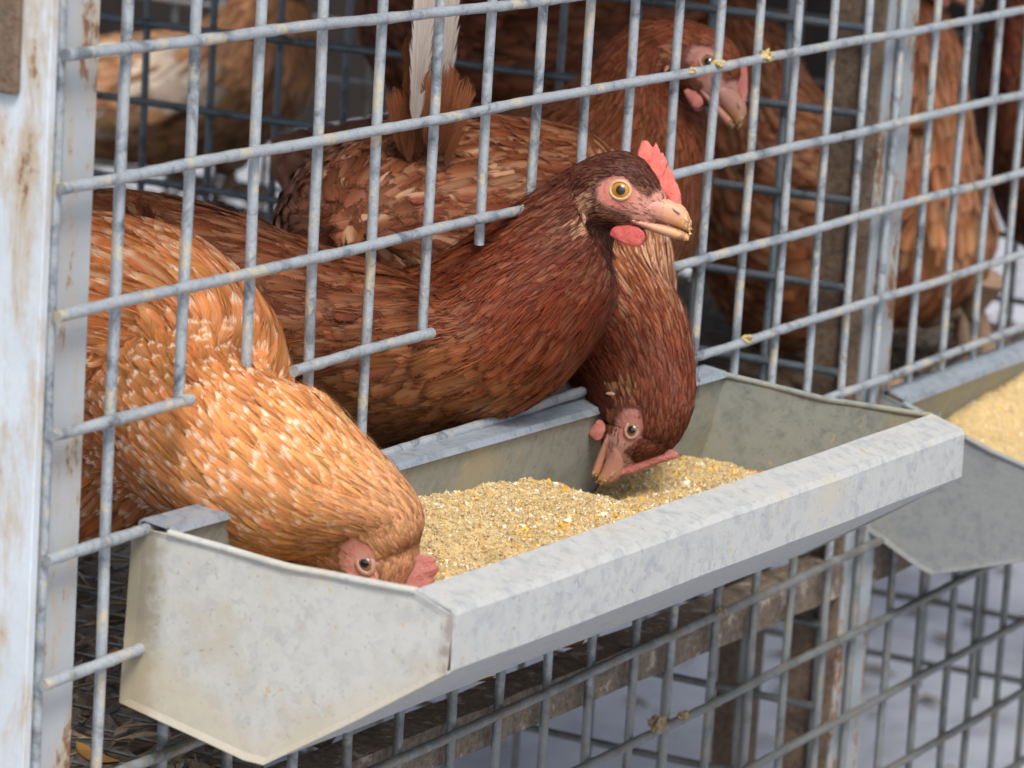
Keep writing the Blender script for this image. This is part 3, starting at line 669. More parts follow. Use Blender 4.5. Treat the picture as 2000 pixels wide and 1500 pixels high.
def unit_rows(A): return A / (np.linalg.norm(A, axis=-1, keepdims=True) + 1e-12)
class Hen:
    def __init__(s, name_label, stations, keys, head=None, seed=0, nr=130, ns=44, wing=None, group='hens in the cage', base=None, face_col=(0.48, 0.21, 0.165)):
        """stations: list of (centre, up, rv, rl) from beak to tail; keys: plumage along station index"""
        s.rng = np.random.default_rng(seed)
        s.head = head; s.keys = keys; s.wing = wing; s.face_col = np.array(face_col)
        C = np.array([a[0] for a in stations]); U = np.array([unit(a[1]) for a in stations]); rv = np.array([a[2] for a in stations]); rl = np.array([a[3] for a in stations])
        K = np.arange(len(stations), dtype=float); s.K = K
        t = np.linspace(0, K[-1], nr); s.t = t
        Cc = hermite(t, K, C); Uu = hermite(t, K, U); rvv = np.maximum(hermite(t, K, rv), 0.002); rll = np.maximum(hermite(t, K, rl), 0.002)
        T = np.gradient(Cc, axis=0); T /= np.linalg.norm(T, axis=1)[:, None]
        Uu /= np.linalg.norm(Uu, axis=1)[:, None]
        L = np.cross(Uu, T); L /= np.linalg.norm(L, axis=1)[:, None]
        th = np.linspace(0, 2 * np.pi, ns, endpoint=False); s.th = th
        P = Cc[:, None] + (rvv[:, None] * np.cos(th))[..., None] * Uu[:, None] + (rll[:, None] * np.sin(th))[..., None] * L[:, None]
        if wing:   # (t0, t1, bulge): folded wings stand proud of the flanks
            t0, t1, bl = wing
            f = smooth01((t - t0) / 0.5) * smooth01((t1 - t) / 0.8)
            sd = smooth01((np.abs(np.sin(th)) - 0.35) / 0.3) * smooth01((np.cos(th) + 0.55) / 0.35)
            P += (f[:, None] * sd[None] * bl * np.sign(np.sin(th))[None])[..., None] * L[:, None]
        w = (smooth01((t - 3.0) / 1.4) * smooth01((17.5 - t) / 2))[:, None, None]
        for _ in range(36):
            Q_ = P.copy(); Q_[1:-1] = 0.5 * P[1:-1] + 0.25 * (P[:-2] + P[2:]); P = P * (1 - w) + Q_ * w
        s.P = P; s.nr, s.ns = nr, ns
        dr = np.gradient(P, axis=0); dth = (np.roll(P, -1, 1) - np.roll(P, 1, 1)) / 2
        Nn = np.cross(dr, dth); Nn /= np.linalg.norm(Nn, axis=2)[..., None] + 1e-12
        if np.mean(np.einsum('ijk,ijk->ij', Nn, P - Cc[:, None])) < 0: Nn = -Nn
        s.N = Nn; s.dr = dr; s.dth = dth
        base_loc = Cc[int(nr * 0.7)].copy(); base_loc[2] -= 0.15
        s.root = empty('hen', base_loc); tag(s.root, name_label, 'hen', group)
        s.body(th)
    def key(s, t, c):
        kk = np.array([k[0] for k in s.keys]); return np.stack([np.interp(t, kk, [k[c][q] for k in s.keys]) for q in range(3)], -1) if isinstance(s.keys[0][c], (tuple, list)) else np.interp(t, kk, [k[c] for k in s.keys])
    def local(s, P):
        E, F, U, sc = s.head[:4]; d = (P - E) / (sc * 0.001); Lx = np.cross(F, U)
        return d @ F, d @ U, d @ Lx
    def body(s, th):
        P = s.P; V = P.reshape(-1, 3)
        tt = np.repeat(s.t, s.ns)
        colr = s.key(tt, 3) * 0.8
        if s.head is not None:
            a, b_, lt = s.local(V); near = (a > -30) & (tt < 7.5)
            fm = smooth01((1.2 - poly_sdf(np.c_[a, b_], FACE)) / 2.4) * near
            skin = s.face_col[None] * (1 + 0.25 * smooth01((a[:, None] - 12) / 12) * np.array([0.35, 0.6, 0.6]))
            ring = np.exp(-((np.hypot(a + .5, b_ + .3) - 6.4) / 1.4) ** 2)[:, None]
            skin = skin * (1 - ring * 0.45 * np.array([0.1, 0.8, 0.8]))
            colr = colr * (1 - fm[:, None]) + skin * fm[:, None]
        Q = grid_quads(s.nr, s.ns); 
        V2 = np.vstack([V, P[0].mean(0), P[-1].mean(0)]); n0 = len(V); nl = (s.nr - 1) * s.ns
        j = np.arange(s.ns); j2 = (j + 1) % s.ns
        Q = np.vstack([Q, np.c_[j2, j, np.full(s.ns, n0), np.full(s.ns, -1)], np.c_[nl + j, nl + j2, np.full(s.ns, n0 + 1), np.full(s.ns, -1)]])
        colr = np.vstack([colr, colr[:s.ns].mean(0), colr[-s.ns:].mean(0)])
        o = add('body', mesh_np('body', V2, Q, True, {'fcol': ('FLOAT_COLOR', colr)}), M_SKIN, s.root)
    def samp(s, A, r, k):
        r = np.clip(r, 0, s.nr - 1.001); i = np.floor(r).astype(int); fr = (r - i)[..., None]
        k = np.mod(k, s.ns); j = np.floor(k).astype(int) % s.ns; fk = (k - np.floor(k))[..., None]; j2 = (j + 1) % s.ns
        return (A[i, j] * (1 - fk) + A[i, j2] * fk) * (1 - fr) + (A[i + 1, j] * (1 - fk) + A[i + 1, j2] * fk) * fr
    def plumage(s, rows=6, cols=5, t_from=0.6, name='plumage', lenk=1.0, colvar=0.15, mottled=None, lift=0.065, extra=None):
        rng = s.rng
        seglen = np.linalg.norm(s.dr, axis=2).mean(1)          # metres per ring
        circ = np.linalg.norm(np.roll(s.P, -1, 1) - s.P, axis=2).sum(1)
        R, Kk = [], []
        r = float(np.searchsorted(s.t, t_from)); par = 0
        while r < s.nr - 1.5:
            i = int(r); t = s.t[i]; L = float(s.key(t, 1)); W = float(s.key(t, 2)); den = float(s.key(t, 7))
            n = max(5, int(circ[i] / (W * 0.42) * den))
            k = (np.arange(n) + 0.5 * (par % 2) + rng.uniform(-0.3, 0.3, n)) * s.ns / n
            rr = r + rng.uniform(-0.5, 0.5, n) * L * 0.32 / seglen[i]
            R.append(rr); Kk.append(k); par += 1
            r += max(0.15, L * 0.25 / den / seglen[i])
        R = np.clip(np.concatenate(R), 0, s.nr - 1.01); Kk = np.concatenate(Kk)
        t = np.interp(R, np.arange(s.nr), s.t)
        n = len(R)
        L = s.key(t, 1) * rng.uniform(0.68, 1.3, n) * lenk; W = s.key(t, 2) * rng.uniform(0.75, 1.25, n); s.wmul = 1.0
        colr = s.key(t, 3) * (1 + rng.normal(0, 1, (n, 1)) * (colvar * np.interp(t, [10.5, 12.5], [1, 0.6]))[:, None]) * (1 + rng.normal(0, 0.05, (n, 3)))
        tip = s.key(t, 4) * rng.uniform(0.6, 1.1, n); sh = s.key(t, 5) * (rng.random(n) < 0.75) * rng.uniform(0.5, 1.1, n); ed = s.key(t, 6) * rng.uniform(0.7, 1.1, n)
        theta = Kk / s.ns * 2 * np.pi
        if s.wing:
            t0, t1, _ = s.wing
            wf = smooth01((t - t0 - .1) / 0.5) * smooth01((t1 - t) / 0.6) * smooth01((np.abs(np.sin(theta)) - 0.45) / 0.25) * smooth01((np.cos(theta) + 0.5) / 0.3)
            L = L * (1 + 0.4 * wf); W = W * (1 + 0.2 * wf)
        if extra is not None:
            colr, tip, sh, ed, keep = extra(s, t, theta, colr, tip, sh, ed)
        else: keep = np.ones(n, bool)
        W = W * s.wmul
        root_p = s.samp(s.P, R, Kk)
        if s.head is not None:
            a, b_, lt = s.local(root_p); near = (t < 7.5)
            sd = poly_sdf(np.c_[a, b_], FACE); face = near & (sd < 0.4)
            keep &= ~face
            keep &= ~(near & (np.hypot(a, b_) < 7.2))
            fr = near & (sd < 4) & (b_ < 3) & (b_ > -16) & (a > -12)     # cheek feathers are short and paler
            colr[fr] = colr[fr] * 0.62 + np.array([0.3, 0.14, 0.09]) * 0.38; L[fr] *= 0.6; W[fr] *= 0.6
            ear = near & (poly_sdf(np.c_[a, b_], EAR) < 0)
            colr[ear] = np.array(s.ear_col) * (0.8 + 0.4 * rng.random((ear.sum(), 1))); L[ear] *= 0.8; tip[ear] = 0; sh[ear] = 0.2; ed[ear] = 0.1
            crown = near & (b_ > 3.5) & (a > -6); L[crown] *= 0.9
        R, Kk, t, L, W, colr, tip, sh, ed, theta = (z[keep] for z in (R, Kk, t, L, W, colr, tip, sh, ed, theta)); n = len(R)
        vs = np.linspace(0, 1, rows); us = np.linspace(-1, 1, cols)
        Rk = np.clip(np.floor(R).astype(int), 0, s.nr - 2)
        drl = np.linalg.norm(s.samp(s.dr, R, Kk), axis=1); dtl = np.linalg.norm(s.samp(s.dth, R, Kk), axis=1)
        sk = rng.normal(0, 0.14, n)
        drn = np.maximum(drl, 0.15 * np.interp(R, np.arange(s.nr), seglen))
        rk = R[:, None] + (L * np.cos(sk) / drn)[:, None] * vs; kk = Kk[:, None] + (L * np.sin(sk) / np.maximum(dtl, 1e-5))[:, None] * vs * 0.6
        over = np.maximum(rk - (s.nr - 1.01), 0)
        Cc = s.samp(s.P, rk, kk); Nn = s.samp(s.N, rk, kk); D = s.samp(s.dr, rk, kk)
        D /= np.linalg.norm(D, axis=2)[..., None] + 1e-9
        Cc = Cc + D * (over * drn[:, None])[..., None]
        # rebuild the centre line with the true feather length so that pinched rings do not stretch it
        seg = np.diff(Cc, axis=1); sl = np.linalg.norm(seg, axis=2, keepdims=True); want = (L / (rows - 1))[:, None, None]
        seg = seg / np.maximum(sl, 1e-7) * np.clip(sl, 0.55 * want, 1.3 * want)
        Cc = np.concatenate([Cc[:, :1], Cc[:, :1] + np.cumsum(seg, 1)], 1)
        lf = lift * rng.uniform(0.5, 1.6, n)
        h = 0.0003 + (lf * L)[:, None] * (0.25 + vs[None] - 0.3 * vs[None]**2)
        h = np.minimum(h, 0.0035)
        Cc = Cc + Nn * h[..., None]
        S = np.cross(Nn, D); S /= np.linalg.norm(S, axis=2)[..., None] + 1e-9
        roll = rng.normal(0, 0.22, n)[:, None, None]; S = S * np.cos(roll) + Nn * np.sin(roll)
        prof = np.interp(vs, [0, 0.3, 0.6, 0.82, 0.94, 1.0], [0.45, 0.85, 1.0, 0.86, 0.52, 0.1]) * 0.5
        V, Q = feather_verts(Cc, Nn, S, W, vs, us, prof, 0.35)
        K, m = rows, cols
        rid = rng.random(n)
        uv = np.stack([np.broadcast_to(us[None, None, :], (n, K, m)), np.broadcast_to(vs[None, :, None], (n, K, m)), np.broadcast_to(rid[:, None, None], (n, K, m))], -1).reshape(-1, 3)
        rep = lambda A: np.repeat(A, K * m, 0)
        data = [(V, Q, rep(np.clip(colr, 0.004, 0.95)), rep(np.clip(np.c_[tip, sh, ed], 0, 1)), uv, np.repeat(Nn.reshape(-1, 3), m, 0))]
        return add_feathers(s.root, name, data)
    def down(s, count, t0=6.0, t1=13.0, L=0.011, W=0.00042):
        """loose barbs lying over the coat, which soften the edges of the vanes"""
        rng = s.rng
        circ = np.linalg.norm(np.roll(s.P, -1, 1) - s.P, axis=2).sum(1) * np.linalg.norm(s.dr, axis=2).mean(1)
        pr = circ * ((s.t >= t0) & (s.t <= t1)) * np.interp(s.t, [9, 12], [1, 0.45]); pr /= pr.sum()
        R = np.clip(rng.choice(s.nr, count, p=pr) + rng.uniform(-0.5, 0.5, count), 0, s.nr - 3); Kk = rng.uniform(0, s.ns, count)
        t = np.interp(R, np.arange(s.nr), s.t); Ls = L * rng.uniform(0.5, 1.3, count) * np.interp(t, [5, 9], [0.45, 1.0])
        n0 = s.samp(s.N, R, Kk); p0 = s.samp(s.P, R, Kk); d = s.samp(s.dr, R, Kk); dl = np.linalg.norm(d, axis=1)
        R2 = np.clip(R + Ls / np.maximum(dl, 1e-5), 0, s.nr - 1.01); K2 = Kk + rng.normal(0, 0.35, count)
        p1 = s.samp(s.P, R2, K2); n1 = s.samp(s.N, R2, K2)
        h0 = rng.uniform(0.0012, 0.003, count)[:, None]; h1 = h0 + rng.uniform(0.0, 0.0014, count)[:, None]
        a = p0 + n0 * h0; c = p1 + n1 * h1; b_ = (a + c) / 2 + (n0 + n1) / 2 * 0.0004
        C = np.stack([a, b_, c], 1); D = unit_rows(c - a); S = np.cross(n0, D); S = unit_rows(S)
        V, Q = feather_verts(C, np.repeat(n0[:, None], 3, 1), np.repeat(S[:, None], 3, 1), np.full(count, W), np.linspace(0, 1, 3), np.array([-1, 1.0]), np.array([0.3, 0.5, 0.06]), 0)
        colr = s.key(t, 3) * (1.15 + rng.normal(0, 0.28, (count, 1)))
        if s.head is not None:
            aa, bb, _ = s.local(p0); ok = ~((t < 7.5) & (poly_sdf(np.c_[aa, bb], FACE) < 1.5))
            V = V.reshape(count, 6, 3)[ok].reshape(-1, 3); colr = colr[ok]; n0 = n0[ok]; Q = Q[:len(V) // 3]; count = len(colr)
        uv = np.stack([np.zeros(count), np.full(count, 0.5), rng.random(count)], 1)
        add_feathers(s.root, 'loose_barbs', [(V, Q, np.repeat(np.clip(colr, 0.004, .9), 6, 0), np.zeros((len(V), 3)), np.repeat(uv, 6, 0), np.repeat(n0, 6, 0))])
    def hairs(s, count=700, colr=(0.12, 0.05, 0.035)):
        """bristles scattered over the bare face"""
        rng = s.rng; E, F, U, sc = s.head[:4]; Lx = np.cross(F, U)
        n = count * 6
        R = rng.uniform(0, np.searchsorted(s.t, 6.5), n); Kk = rng.uniform(0, s.ns, n)
        p = s.samp(s.P, R, Kk); a, b_, lt = s.local(p); sd = poly_sdf(np.c_[a, b_], FACE)
        keep = (sd < 1.0) & (np.hypot(a, b_) > 6.8) & (a < 25)
        pr = np.clip(0.25 + np.abs(sd + 4) * 0.0 + smooth01((-b_ - 1) / 8) * 0.5 + smooth01((sd + 2.5) / 2.5) * 0.7, 0, 1)
        keep &= rng.random(n) < pr; R, Kk, p, a, b_ = R[keep][:count], Kk[keep][:count], p[keep][:count], a[keep][:count], b_[keep][:count]
        n = len(R); nn = s.samp(s.N, R, Kk); d = s.samp(s.dr, R, Kk); d /= np.linalg.norm(d, axis=1)[:, None]
        d = d + rng.normal(0, 0.25, d.shape); L = rng.uniform(0.0016, 0.0042, n) * sc
        vs = np.linspace(0, 1, 3); us = np.array([-1, 1.0])
        C = p[:, None] + d[:, None] * (L[:, None] * vs)[..., None] + nn[:, None] * (0.0002 + 0.25 * L[:, None] * vs)[..., None]
        S = np.cross(nn, d); S /= np.linalg.norm(S, axis=1)[:, None]
        V, Q = feather_verts(C, np.repeat(nn[:, None], 3, 1), np.repeat(S[:, None], 3, 1), np.full(n, 0.00042), vs, us, np.array([0.5, 0.4, 0.08]), 0)
        cc = np.repeat(np.array(colr)[None] * rng.uniform(0.6, 2.2, (n, 1)), 6, 0)
        uv = np.tile([0.0, 0.3, 0.5], (len(V), 1))
        add_feathers(s.root, 'face_bristles', [(V, Q, cc, np.zeros((len(V), 3)), uv, np.repeat(nn, 6, 0))])
    # ---- head parts
    def hp(s, a, b_, lt):
        E, F, U, sc = s.head[:4]; Lx = np.cross(F, U)
        a, b_, lt = np.broadcast_arrays(np.asarray(a, float), np.asarray(b_, float), np.asarray(lt, float))
        return E + sc * 0.001 * (a[..., None] * F + b_[..., None] * U + lt[..., None] * Lx)
    def head_parts(s, comb, mcomb=M_COMB, mwattle=M_WATTLE, mbeak=M_BEAK, meye=M_EYE, mlid=M_LID, wattle=(8.4, -19.6, 7.8, 5.0), lidclose=0.0, gape=0.0, eye_r=5.0, clift=1.0, low_ext=0.0, crust=0):
        # beak: two halves
        def half(nm, st):
            st = np.array(st, float); n = 26; t = np.linspace(0, len(st) - 1, n); A = hermite(t, np.arange(len(st)), st)
            th = np.linspace(0, 2 * np.pi, 20, endpoint=False)
            b2 = A[:, 1:2] + np.maximum(A[:, 2:3], 0.15) * np.sign(np.cos(th)) * np.abs(np.cos(th)) ** 0.85; l2 = np.maximum(A[:, 3:4], 0.15) * np.sin(th)
            V = s.hp(np.broadcast_to(A[:, :1], b2.shape), b2, l2).reshape(-1, 3); Q = grid_quads(n, 20)
            c = len(V); V = np.vstack([V, V[-20:].mean(0)]); j = np.arange(20); e = (n - 1) * 20
            Q = np.vstack([Q, np.c_[e + j, e + (j + 1) % 20, np.full(20, c), np.full(20, -1)]])
            al = np.r_[np.repeat(np.linspace(0, 1, n), 20), 1.0]; lo = np.r_[np.tile(np.cos(th) * (1 if nm == 'upper_beak' else -1), n), 0.0]
            return add(nm, mesh_np(nm, V, Q, True, {'along': ('FLOAT', al), 'rise': ('FLOAT', lo)}), mbeak, s.root)
        e = low_ext
        ub = half('upper_beak', [(8, -7.8, 3.2, 9.2), (14, -5.0, 5.8, 8.2), (20, -4.3, 6.0, 6.2), (26, -4.8, 5.5, 4.6), (30, -6.0, 4.7, 3.7), (32.8, -8.0, 3.1, 2.5), (34.2, -10.2, 1.5, 1.3), (34.5, -11.3, .5, .5)])
        half('lower_beak', [(5, -12, 1.2, 8.2), (13, -12.4 - gape * .3, 2.0, 7.0), (21, -12.7 - gape * .8, 2.5, 4.7), (28, -12.9 - gape * 1.3, 2.4, 3.3), (31 + e * .5, -13.2 - gape * 1.6, 2.0, 2.5), (32 + e, -13.4 - gape * 1.8, 1.3, 1.6)])
        for sd in (-1, 1):   # nostrils
            V, Q = tube(s.hp(np.linspace(24.5, 28.5, 6), np.linspace(-2.4, -4.0, 6), np.full(6, sd * 4.9)), 0.00055 * s.head[3] * np.array([.3, .9, 1, 1, .9, .3]), 8)
            add('nostril', mesh_np('nostril', V, Q), M_LEG, ub)
        if crust:   # mash caked on the beak
            rg = s.rng; mb = MB(); cols = []
            octa = np.array([(1, 0, 0), (-1, 0, 0), (0, 1, 0), (0, -1, 0), (0, 0, 1), (0, 0, -1)], float); tri = [(0, 2, 4), (2, 1, 4), (1, 3, 4), (3, 0, 4), (2, 0, 5), (1, 2, 5), (3, 1, 5), (0, 3, 5)]
            for q in range(crust):
                aa = rg.normal(30.5, 2.2); ll = rg.uniform(-1, 1); tp = np.interp(aa, [24, 28, 31, 33, 35], [0.2, -1.3, -2.9, -5.2, -9.5]); hw = np.interp(aa, [24, 28, 31, 33, 35], [5.2, 4.2, 3.4, 2.5, 1.2])
                p = s.hp(min(aa, 34.6), tp - abs(ll) ** 2.2 * 5.0 * (0.6 + 0.4 * rg.random()) + 0.1, ll * hw)
                mb.add(p + octa * rg.uniform(0.0002, 0.0007) * (1 + 0.4 * rg.normal(size=(6, 1))), tri); cols.append(np.array([(0.52, 0.4, 0.2), (0.62, 0.5, 0.28), (0.45, 0.28, 0.1)])[rg.integers(3)])
            me = mesh_np('feed_crust', np.vstack(mb.V), np.vstack(mb.Q), False, {'fcol': ('FLOAT_COLOR', np.repeat(np.array(cols), 6, 0))}); add('feed_crust', me, M_FEED, ub)
        # comb: serrated blade over the forehead
        top = np.array(comb, float); top[:, 1] *= np.where(top[:, 1] > 0, clift, 1); n = 96
        t = np.linspace(0, len(top) - 1, n); tc = np.stack([np.interp(t, np.arange(len(top)), top[:, q]) for q in range(2)], 1)
        tc += s.rng.normal(0, 0.13, tc.shape)
        bt = np.linspace(0, 1, n); bc = np.stack([np.interp(bt, [0, .25, .5, .75, 1], [3.2, 8.5, 14, 20, 27.5]), np.interp(bt, [0, .25, .5, .75, 1], [13.2, 10.4, 7, 2.5, -3])], 1)
        js = np.linspace(0, 1, 8); thk = 2.3 * np.sqrt(np.clip(1 - js**2.2, 0, 1)) + 0.35
        lean = s.rng.normal(0, 0.3)
        loop_j = np.r_[js, js[::-1]]; side = np.r_[np.ones(8), -np.ones(8)]; th = np.r_[thk, thk[::-1]] * side
        A = bc[:, None, 0] * (1 - loop_j) + tc[:, None, 0] * loop_j; B = bc[:, None, 1] * (1 - loop_j) + tc[:, None, 1] * loop_j
        taper = np.clip(np.minimum(np.arange(n), n - 1 - np.arange(n)) / 6.0, 0.12, 1)[:, None]
        V = s.hp(A, B, th[None] * taper * (1 + 0.08 * np.sin(np.arange(n)[:, None] * 0.23)) + lean * loop_j[None]).reshape(-1, 3); Q = grid_quads(n, 16)
        add('comb', mesh_np('comb', V, Q), mcomb, s.root)
        for sd in (-1, 1):
            # wattle
            if wattle:
                wa, wb, ra, rb = wattle
                ph = np.linspace(0, np.pi, 14); th2 = np.linspace(0, 2 * np.pi, 22, endpoint=False)
                Aa = wa + ra * np.cos(ph)[:, None] * np.ones(22); Bb = wb + rb * np.sin(ph)[:, None] * np.cos(th2) + 0.08 * (Aa - wa); Ll = sd * 5.6 + 1.25 * np.sin(ph)[:, None] * np.sin(th2)
                Bb = Bb - 0.9 * np.sin(ph * 2.2)[:, None] * (np.cos(th2) < 0) * np.abs(np.cos(th2)); Ll = Ll + 0.35 * np.sin(Aa * 0.9 + Bb * 0.7)
                add('wattle', mesh_np('wattle', s.hp(Aa, Bb, Ll).reshape(-1, 3), grid_quads(14, 22)), mwattle, s.root)
            # eye: ball with iris set by the angle from its axis
            ph = np.linspace(0, np.pi * 0.62, 26); th2 = np.linspace(0, 2 * np.pi, 32, endpoint=False)
            re = eye_r; lc = 13.0 - 3.0 * re / 5.0
            tilt = 0.12
            Aa = re * np.sin(ph)[:, None] * np.cos(th2) + tilt * re * np.cos(ph)[:, None]; Bb = re * np.sin(ph)[:, None] * np.sin(th2); Ll = sd * (lc + re * np.cos(ph)[:, None] * np.ones(32) * 0.92)
            rad = np.repeat(ph / np.arcsin(0.88), 32)
            eo = add('eye', mesh_np('eye', s.hp(Aa, Bb, Ll).reshape(-1, 3), grid_quads(26, 32), True, {'rad': ('FLOAT', rad)}), meye, s.root)
            # lids: a ring, pinched towards the corners when the bird squints
            th3 = np.linspace(0, 2 * np.pi, 40, endpoint=False)
            ry = 4.55 * (1 - lidclose); P0 = s.hp(4.75 * np.cos(th3) + 0.2, ry * np.sin(th3), np.full(40, sd * 13.35) - sd * 0.9 * np.cos(th3) ** 2 * 0.7)
            mm = 9; al = np.linspace(0, 2 * np.pi, mm, endpoint=False)
            rr = 0.55 + lidclose * 2.2
            Aa = (4.75 + rr * np.cos(al)[None]) * np.cos(th3)[:, None] + 0.2; Bb = (ry + rr * np.cos(al)[None]) * np.sin(th3)[:, None]
            Ll = sd * (13.15 - 0.6 * np.cos(th3)[:, None] ** 2 + 0.75 * np.sin(al)[None] - 0.35 * np.cos(al)[None])
            V = s.hp(Aa, Bb, Ll); V = np.concatenate([V, V[:1]], 0).reshape(-1, 3)
            add('eyelid', mesh_np('eyelid', V, grid_quads(41, mm)), mlid, eo)
            # ear lobe
            ph = np.linspace(0, np.pi, 10); th2 = np.linspace(0, 2 * np.pi, 14, endpoint=False)
            gl = np.stack(s.local(s.P.reshape(-1, 3)), 1); ok = (gl[:, 2] * sd > 0) & (np.repeat(s.t, s.ns) < 9)
            pt = gl[ok][np.argmin(np.hypot(gl[ok, 0] + 13.5, gl[ok, 1] + 16.0))]
            Aa = pt[0] + 1.1 * np.sin(ph)[:, None] * np.cos(th2); Bb = pt[1] + 4.0 * np.cos(ph)[:, None] * np.ones(14); Aa = Aa - 0.25 * (Bb - pt[1]); Ll = pt[2] + sd * 0.2 + 0.9 * np.sin(ph)[:, None] * np.sin(th2)
            add('ear_lobe', mesh_np('ear_lobe', s.hp(Aa, Bb, Ll).reshape(-1, 3), grid_quads(10, 14)), M_LID_PINK, s.root)
    def legs(s, feet, top):
        for (fx, fy), tp in zip(feet, top):
            V, Q = tube([tp, ((tp[0] * .6 + fx * .4) , tp[1] * .6 + fy * .4 + 0.01, tp[2] * 0.6 + -0.385 * 0.4), (fx, fy + 0.006, -0.36), (fx, fy, -0.386)], [0.016, 0.0085, 0.0062, 0.0075], 12)
            lg = add('leg', mesh_np('leg', V, Q), M_LEG, s.root)
            for an, ln in ((0.1, 0.05), (-0.5, 0.042), (0.62, 0.042), (math.pi, 0.022)):
                d = np.array([math.sin(an) * 0.9, -math.cos(an), 0])
                P = [np.array([fx, fy, -0.386]) + d * ln * q + np.array([0, 0, zz]) for q, zz in ((0, 0), (.35, 0.002), (.7, -.001), (1, -.003))]
                V, Q = tube(P, [0.006, 0.0055, 0.0045, 0.0015], 8); add('toe', mesh_np('toe', V, Q), M_LEG, lg)

def sta(outer, inner, x, rl, x2=None):
    A = atx(*outer, x); B = atx(*inner, x if x2 is None else x2)
    return ((A + B) / 2, A - B, np.linalg.norm(A - B) / 2 - 0.0016, rl)
def head_frame(px, py, x, phi, turn=0.0, roll=0.0, sc=1.0):
    """beak direction phi degrees from screen right; turn>0 brings the beak towards the viewer; roll shows the crown"""
    p = math.radians(phi); F = math.cos(p) * RIGHT + math.sin(p) * UP; U = -math.sin(p) * RIGHT + math.cos(p) * UP
    tn = math.radians(turn); F, W = math.cos(tn) * F - math.sin(tn) * FWD, math.cos(tn) * FWD + math.sin(tn) * F
    rl = math.radians(roll); U2 = math.cos(rl) * U - math.sin(rl) * W
    E = atx(px, py, x)
    E = E + 0.0134 * sc * np.cross(F, U2) * np.sign(np.cross(F, U2) @ FWD)     # px,py is where the near eye shows
    return (E, F, U2, sc)
def head_sta(h, puff=1.0, wide=1.0, keep=7):
    E, F, U, sc = h; k = sc * 0.001
    pf = lambda a: 1 + (puff - 1) * min(1, max(0, (14 - a) / 14))
    return [(E + k * (a * F + (tp * pf(a) + bt) / 2 * U), U, k * (tp * pf(a) - bt) / 2, k * w * (1 + (wide - 1) * (a < -5))) for a, tp, bt, w in HEAD[:keep]]

# keys: (station, length, width, colour, tip white, pale shaft, dark edge, density)
Hen.ear_col = (0.3, 0.15, 0.09)
MAH = (0.125, 0.024, 0.009); MAH2 = (0.15, 0.033, 0.0125); BRN = (0.185, 0.052, 0.02); BRN2 = (0.165, 0.05, 0.02)

# hen looking out over the trough
h = head_frame(1210, 371, 0.395, -14, 6, 4, 1.06)
st = head_sta(h, 1, 1, 6) + [sta((1122, 318), (1186, 512), 0.4085, 0.0158), sta((1062, 357), (1203, 548), 0.405, 0.0205), sta((1000, 406), (1203, 585), 0.4, 0.029), sta((932, 462), (1180, 625), 0.3945, 0.038), sta((872, 505), (1146, 676), 0.3885, 0.045),
     sta((815, 535), (1094, 742), 0.382, 0.048), sta((765, 545), (1006, 806), 0.3735, 0.053), sta((690, 520), (905, 842), 0.362, 0.058), sta((600, 478), (790, 868), 0.348, 0.062),
     sta((480, 425), (650, 880), 0.332, 0.068), sta((350, 385), (480, 840), 0.313, 0.062), sta((230, 370), (330, 740), 0.296, 0.05), sta((150, 380), (200, 560), 0.28, 0.03)]
hen2 = Hen('dark mahogany hen with its head raised, staring out over the front trough', st,
    [(0, .0045, .002, (0.075, 0.022, 0.015), 0, .05, .3, 1.0), (4, .0055, .0022, (0.06, 0.018, 0.013), 0, .1, .3, 1), (7, .011, .0046, (0.09, 0.022, 0.012), 0, .12, .35, 1), (8.5, .016, .0072, MAH, 0, .1, .45, 1),
     (10.5, .02, .0105, MAH2, 0, .12, .6, 1), (12, .023, .0145, BRN, 0, .1, .8, 1), (14, .019, .013, BRN2, 0, .15, .5, 1.1), (18, .022, .015, BRN2, .05, .2, .5, 1.1)], h, 21, 190, 60, (14, 18.5, 0.006))
def ex2(s, t, theta, colr, tip, sh, ed):
    # breast side is tawnier than the back of the neck
    f = smooth01((-np.cos(theta) + 0.1) / 0.9) * smooth01((t - 10) / 2.5)
    colr = colr * (1 + f[:, None] * np.array([0.35, 0.75, 0.6]))
    ed = ed + f * 0.4 * (t < 13); s.wmul = 1 + 0.3 * f
    dk = s.rng.random(len(t)) < 0.22 * smooth01((t - 8) / 3) * (1 - f); colr[dk] *= 0.62
    return colr, tip, sh, ed, np.ones(len(t), bool)
hen2.plumage(7, 3, 0.8, extra=ex2); hen2.down(3200, 5.5, 13); hen2.down(1500, 13, 18.5, 0.009); hen2.hairs(600, (0.2, 0.09, 0.06))
COMB2 = [(3.2, 15), (2.6, 20), (3.6, 23.8), (5.7, 24.6), (8.4, 22.2), (9.2, 22.4), (9.7, 24.4), (11.2, 23.0), (13.2, 20.6), (14, 20.7), (16.4, 17.6), (17.4, 17.2), (19.2, 13.8), (20.4, 13.2), (22, 10.2), (24.5, 7.4), (26.6, 3.6), (28, -1)]
hen2.head_parts(COMB2, gape=0.35, lidclose=0.08, eye_r=5.1, low_ext=2.6, crust=190, wattle=(7.6, -19.0, 8.0, 4.7))

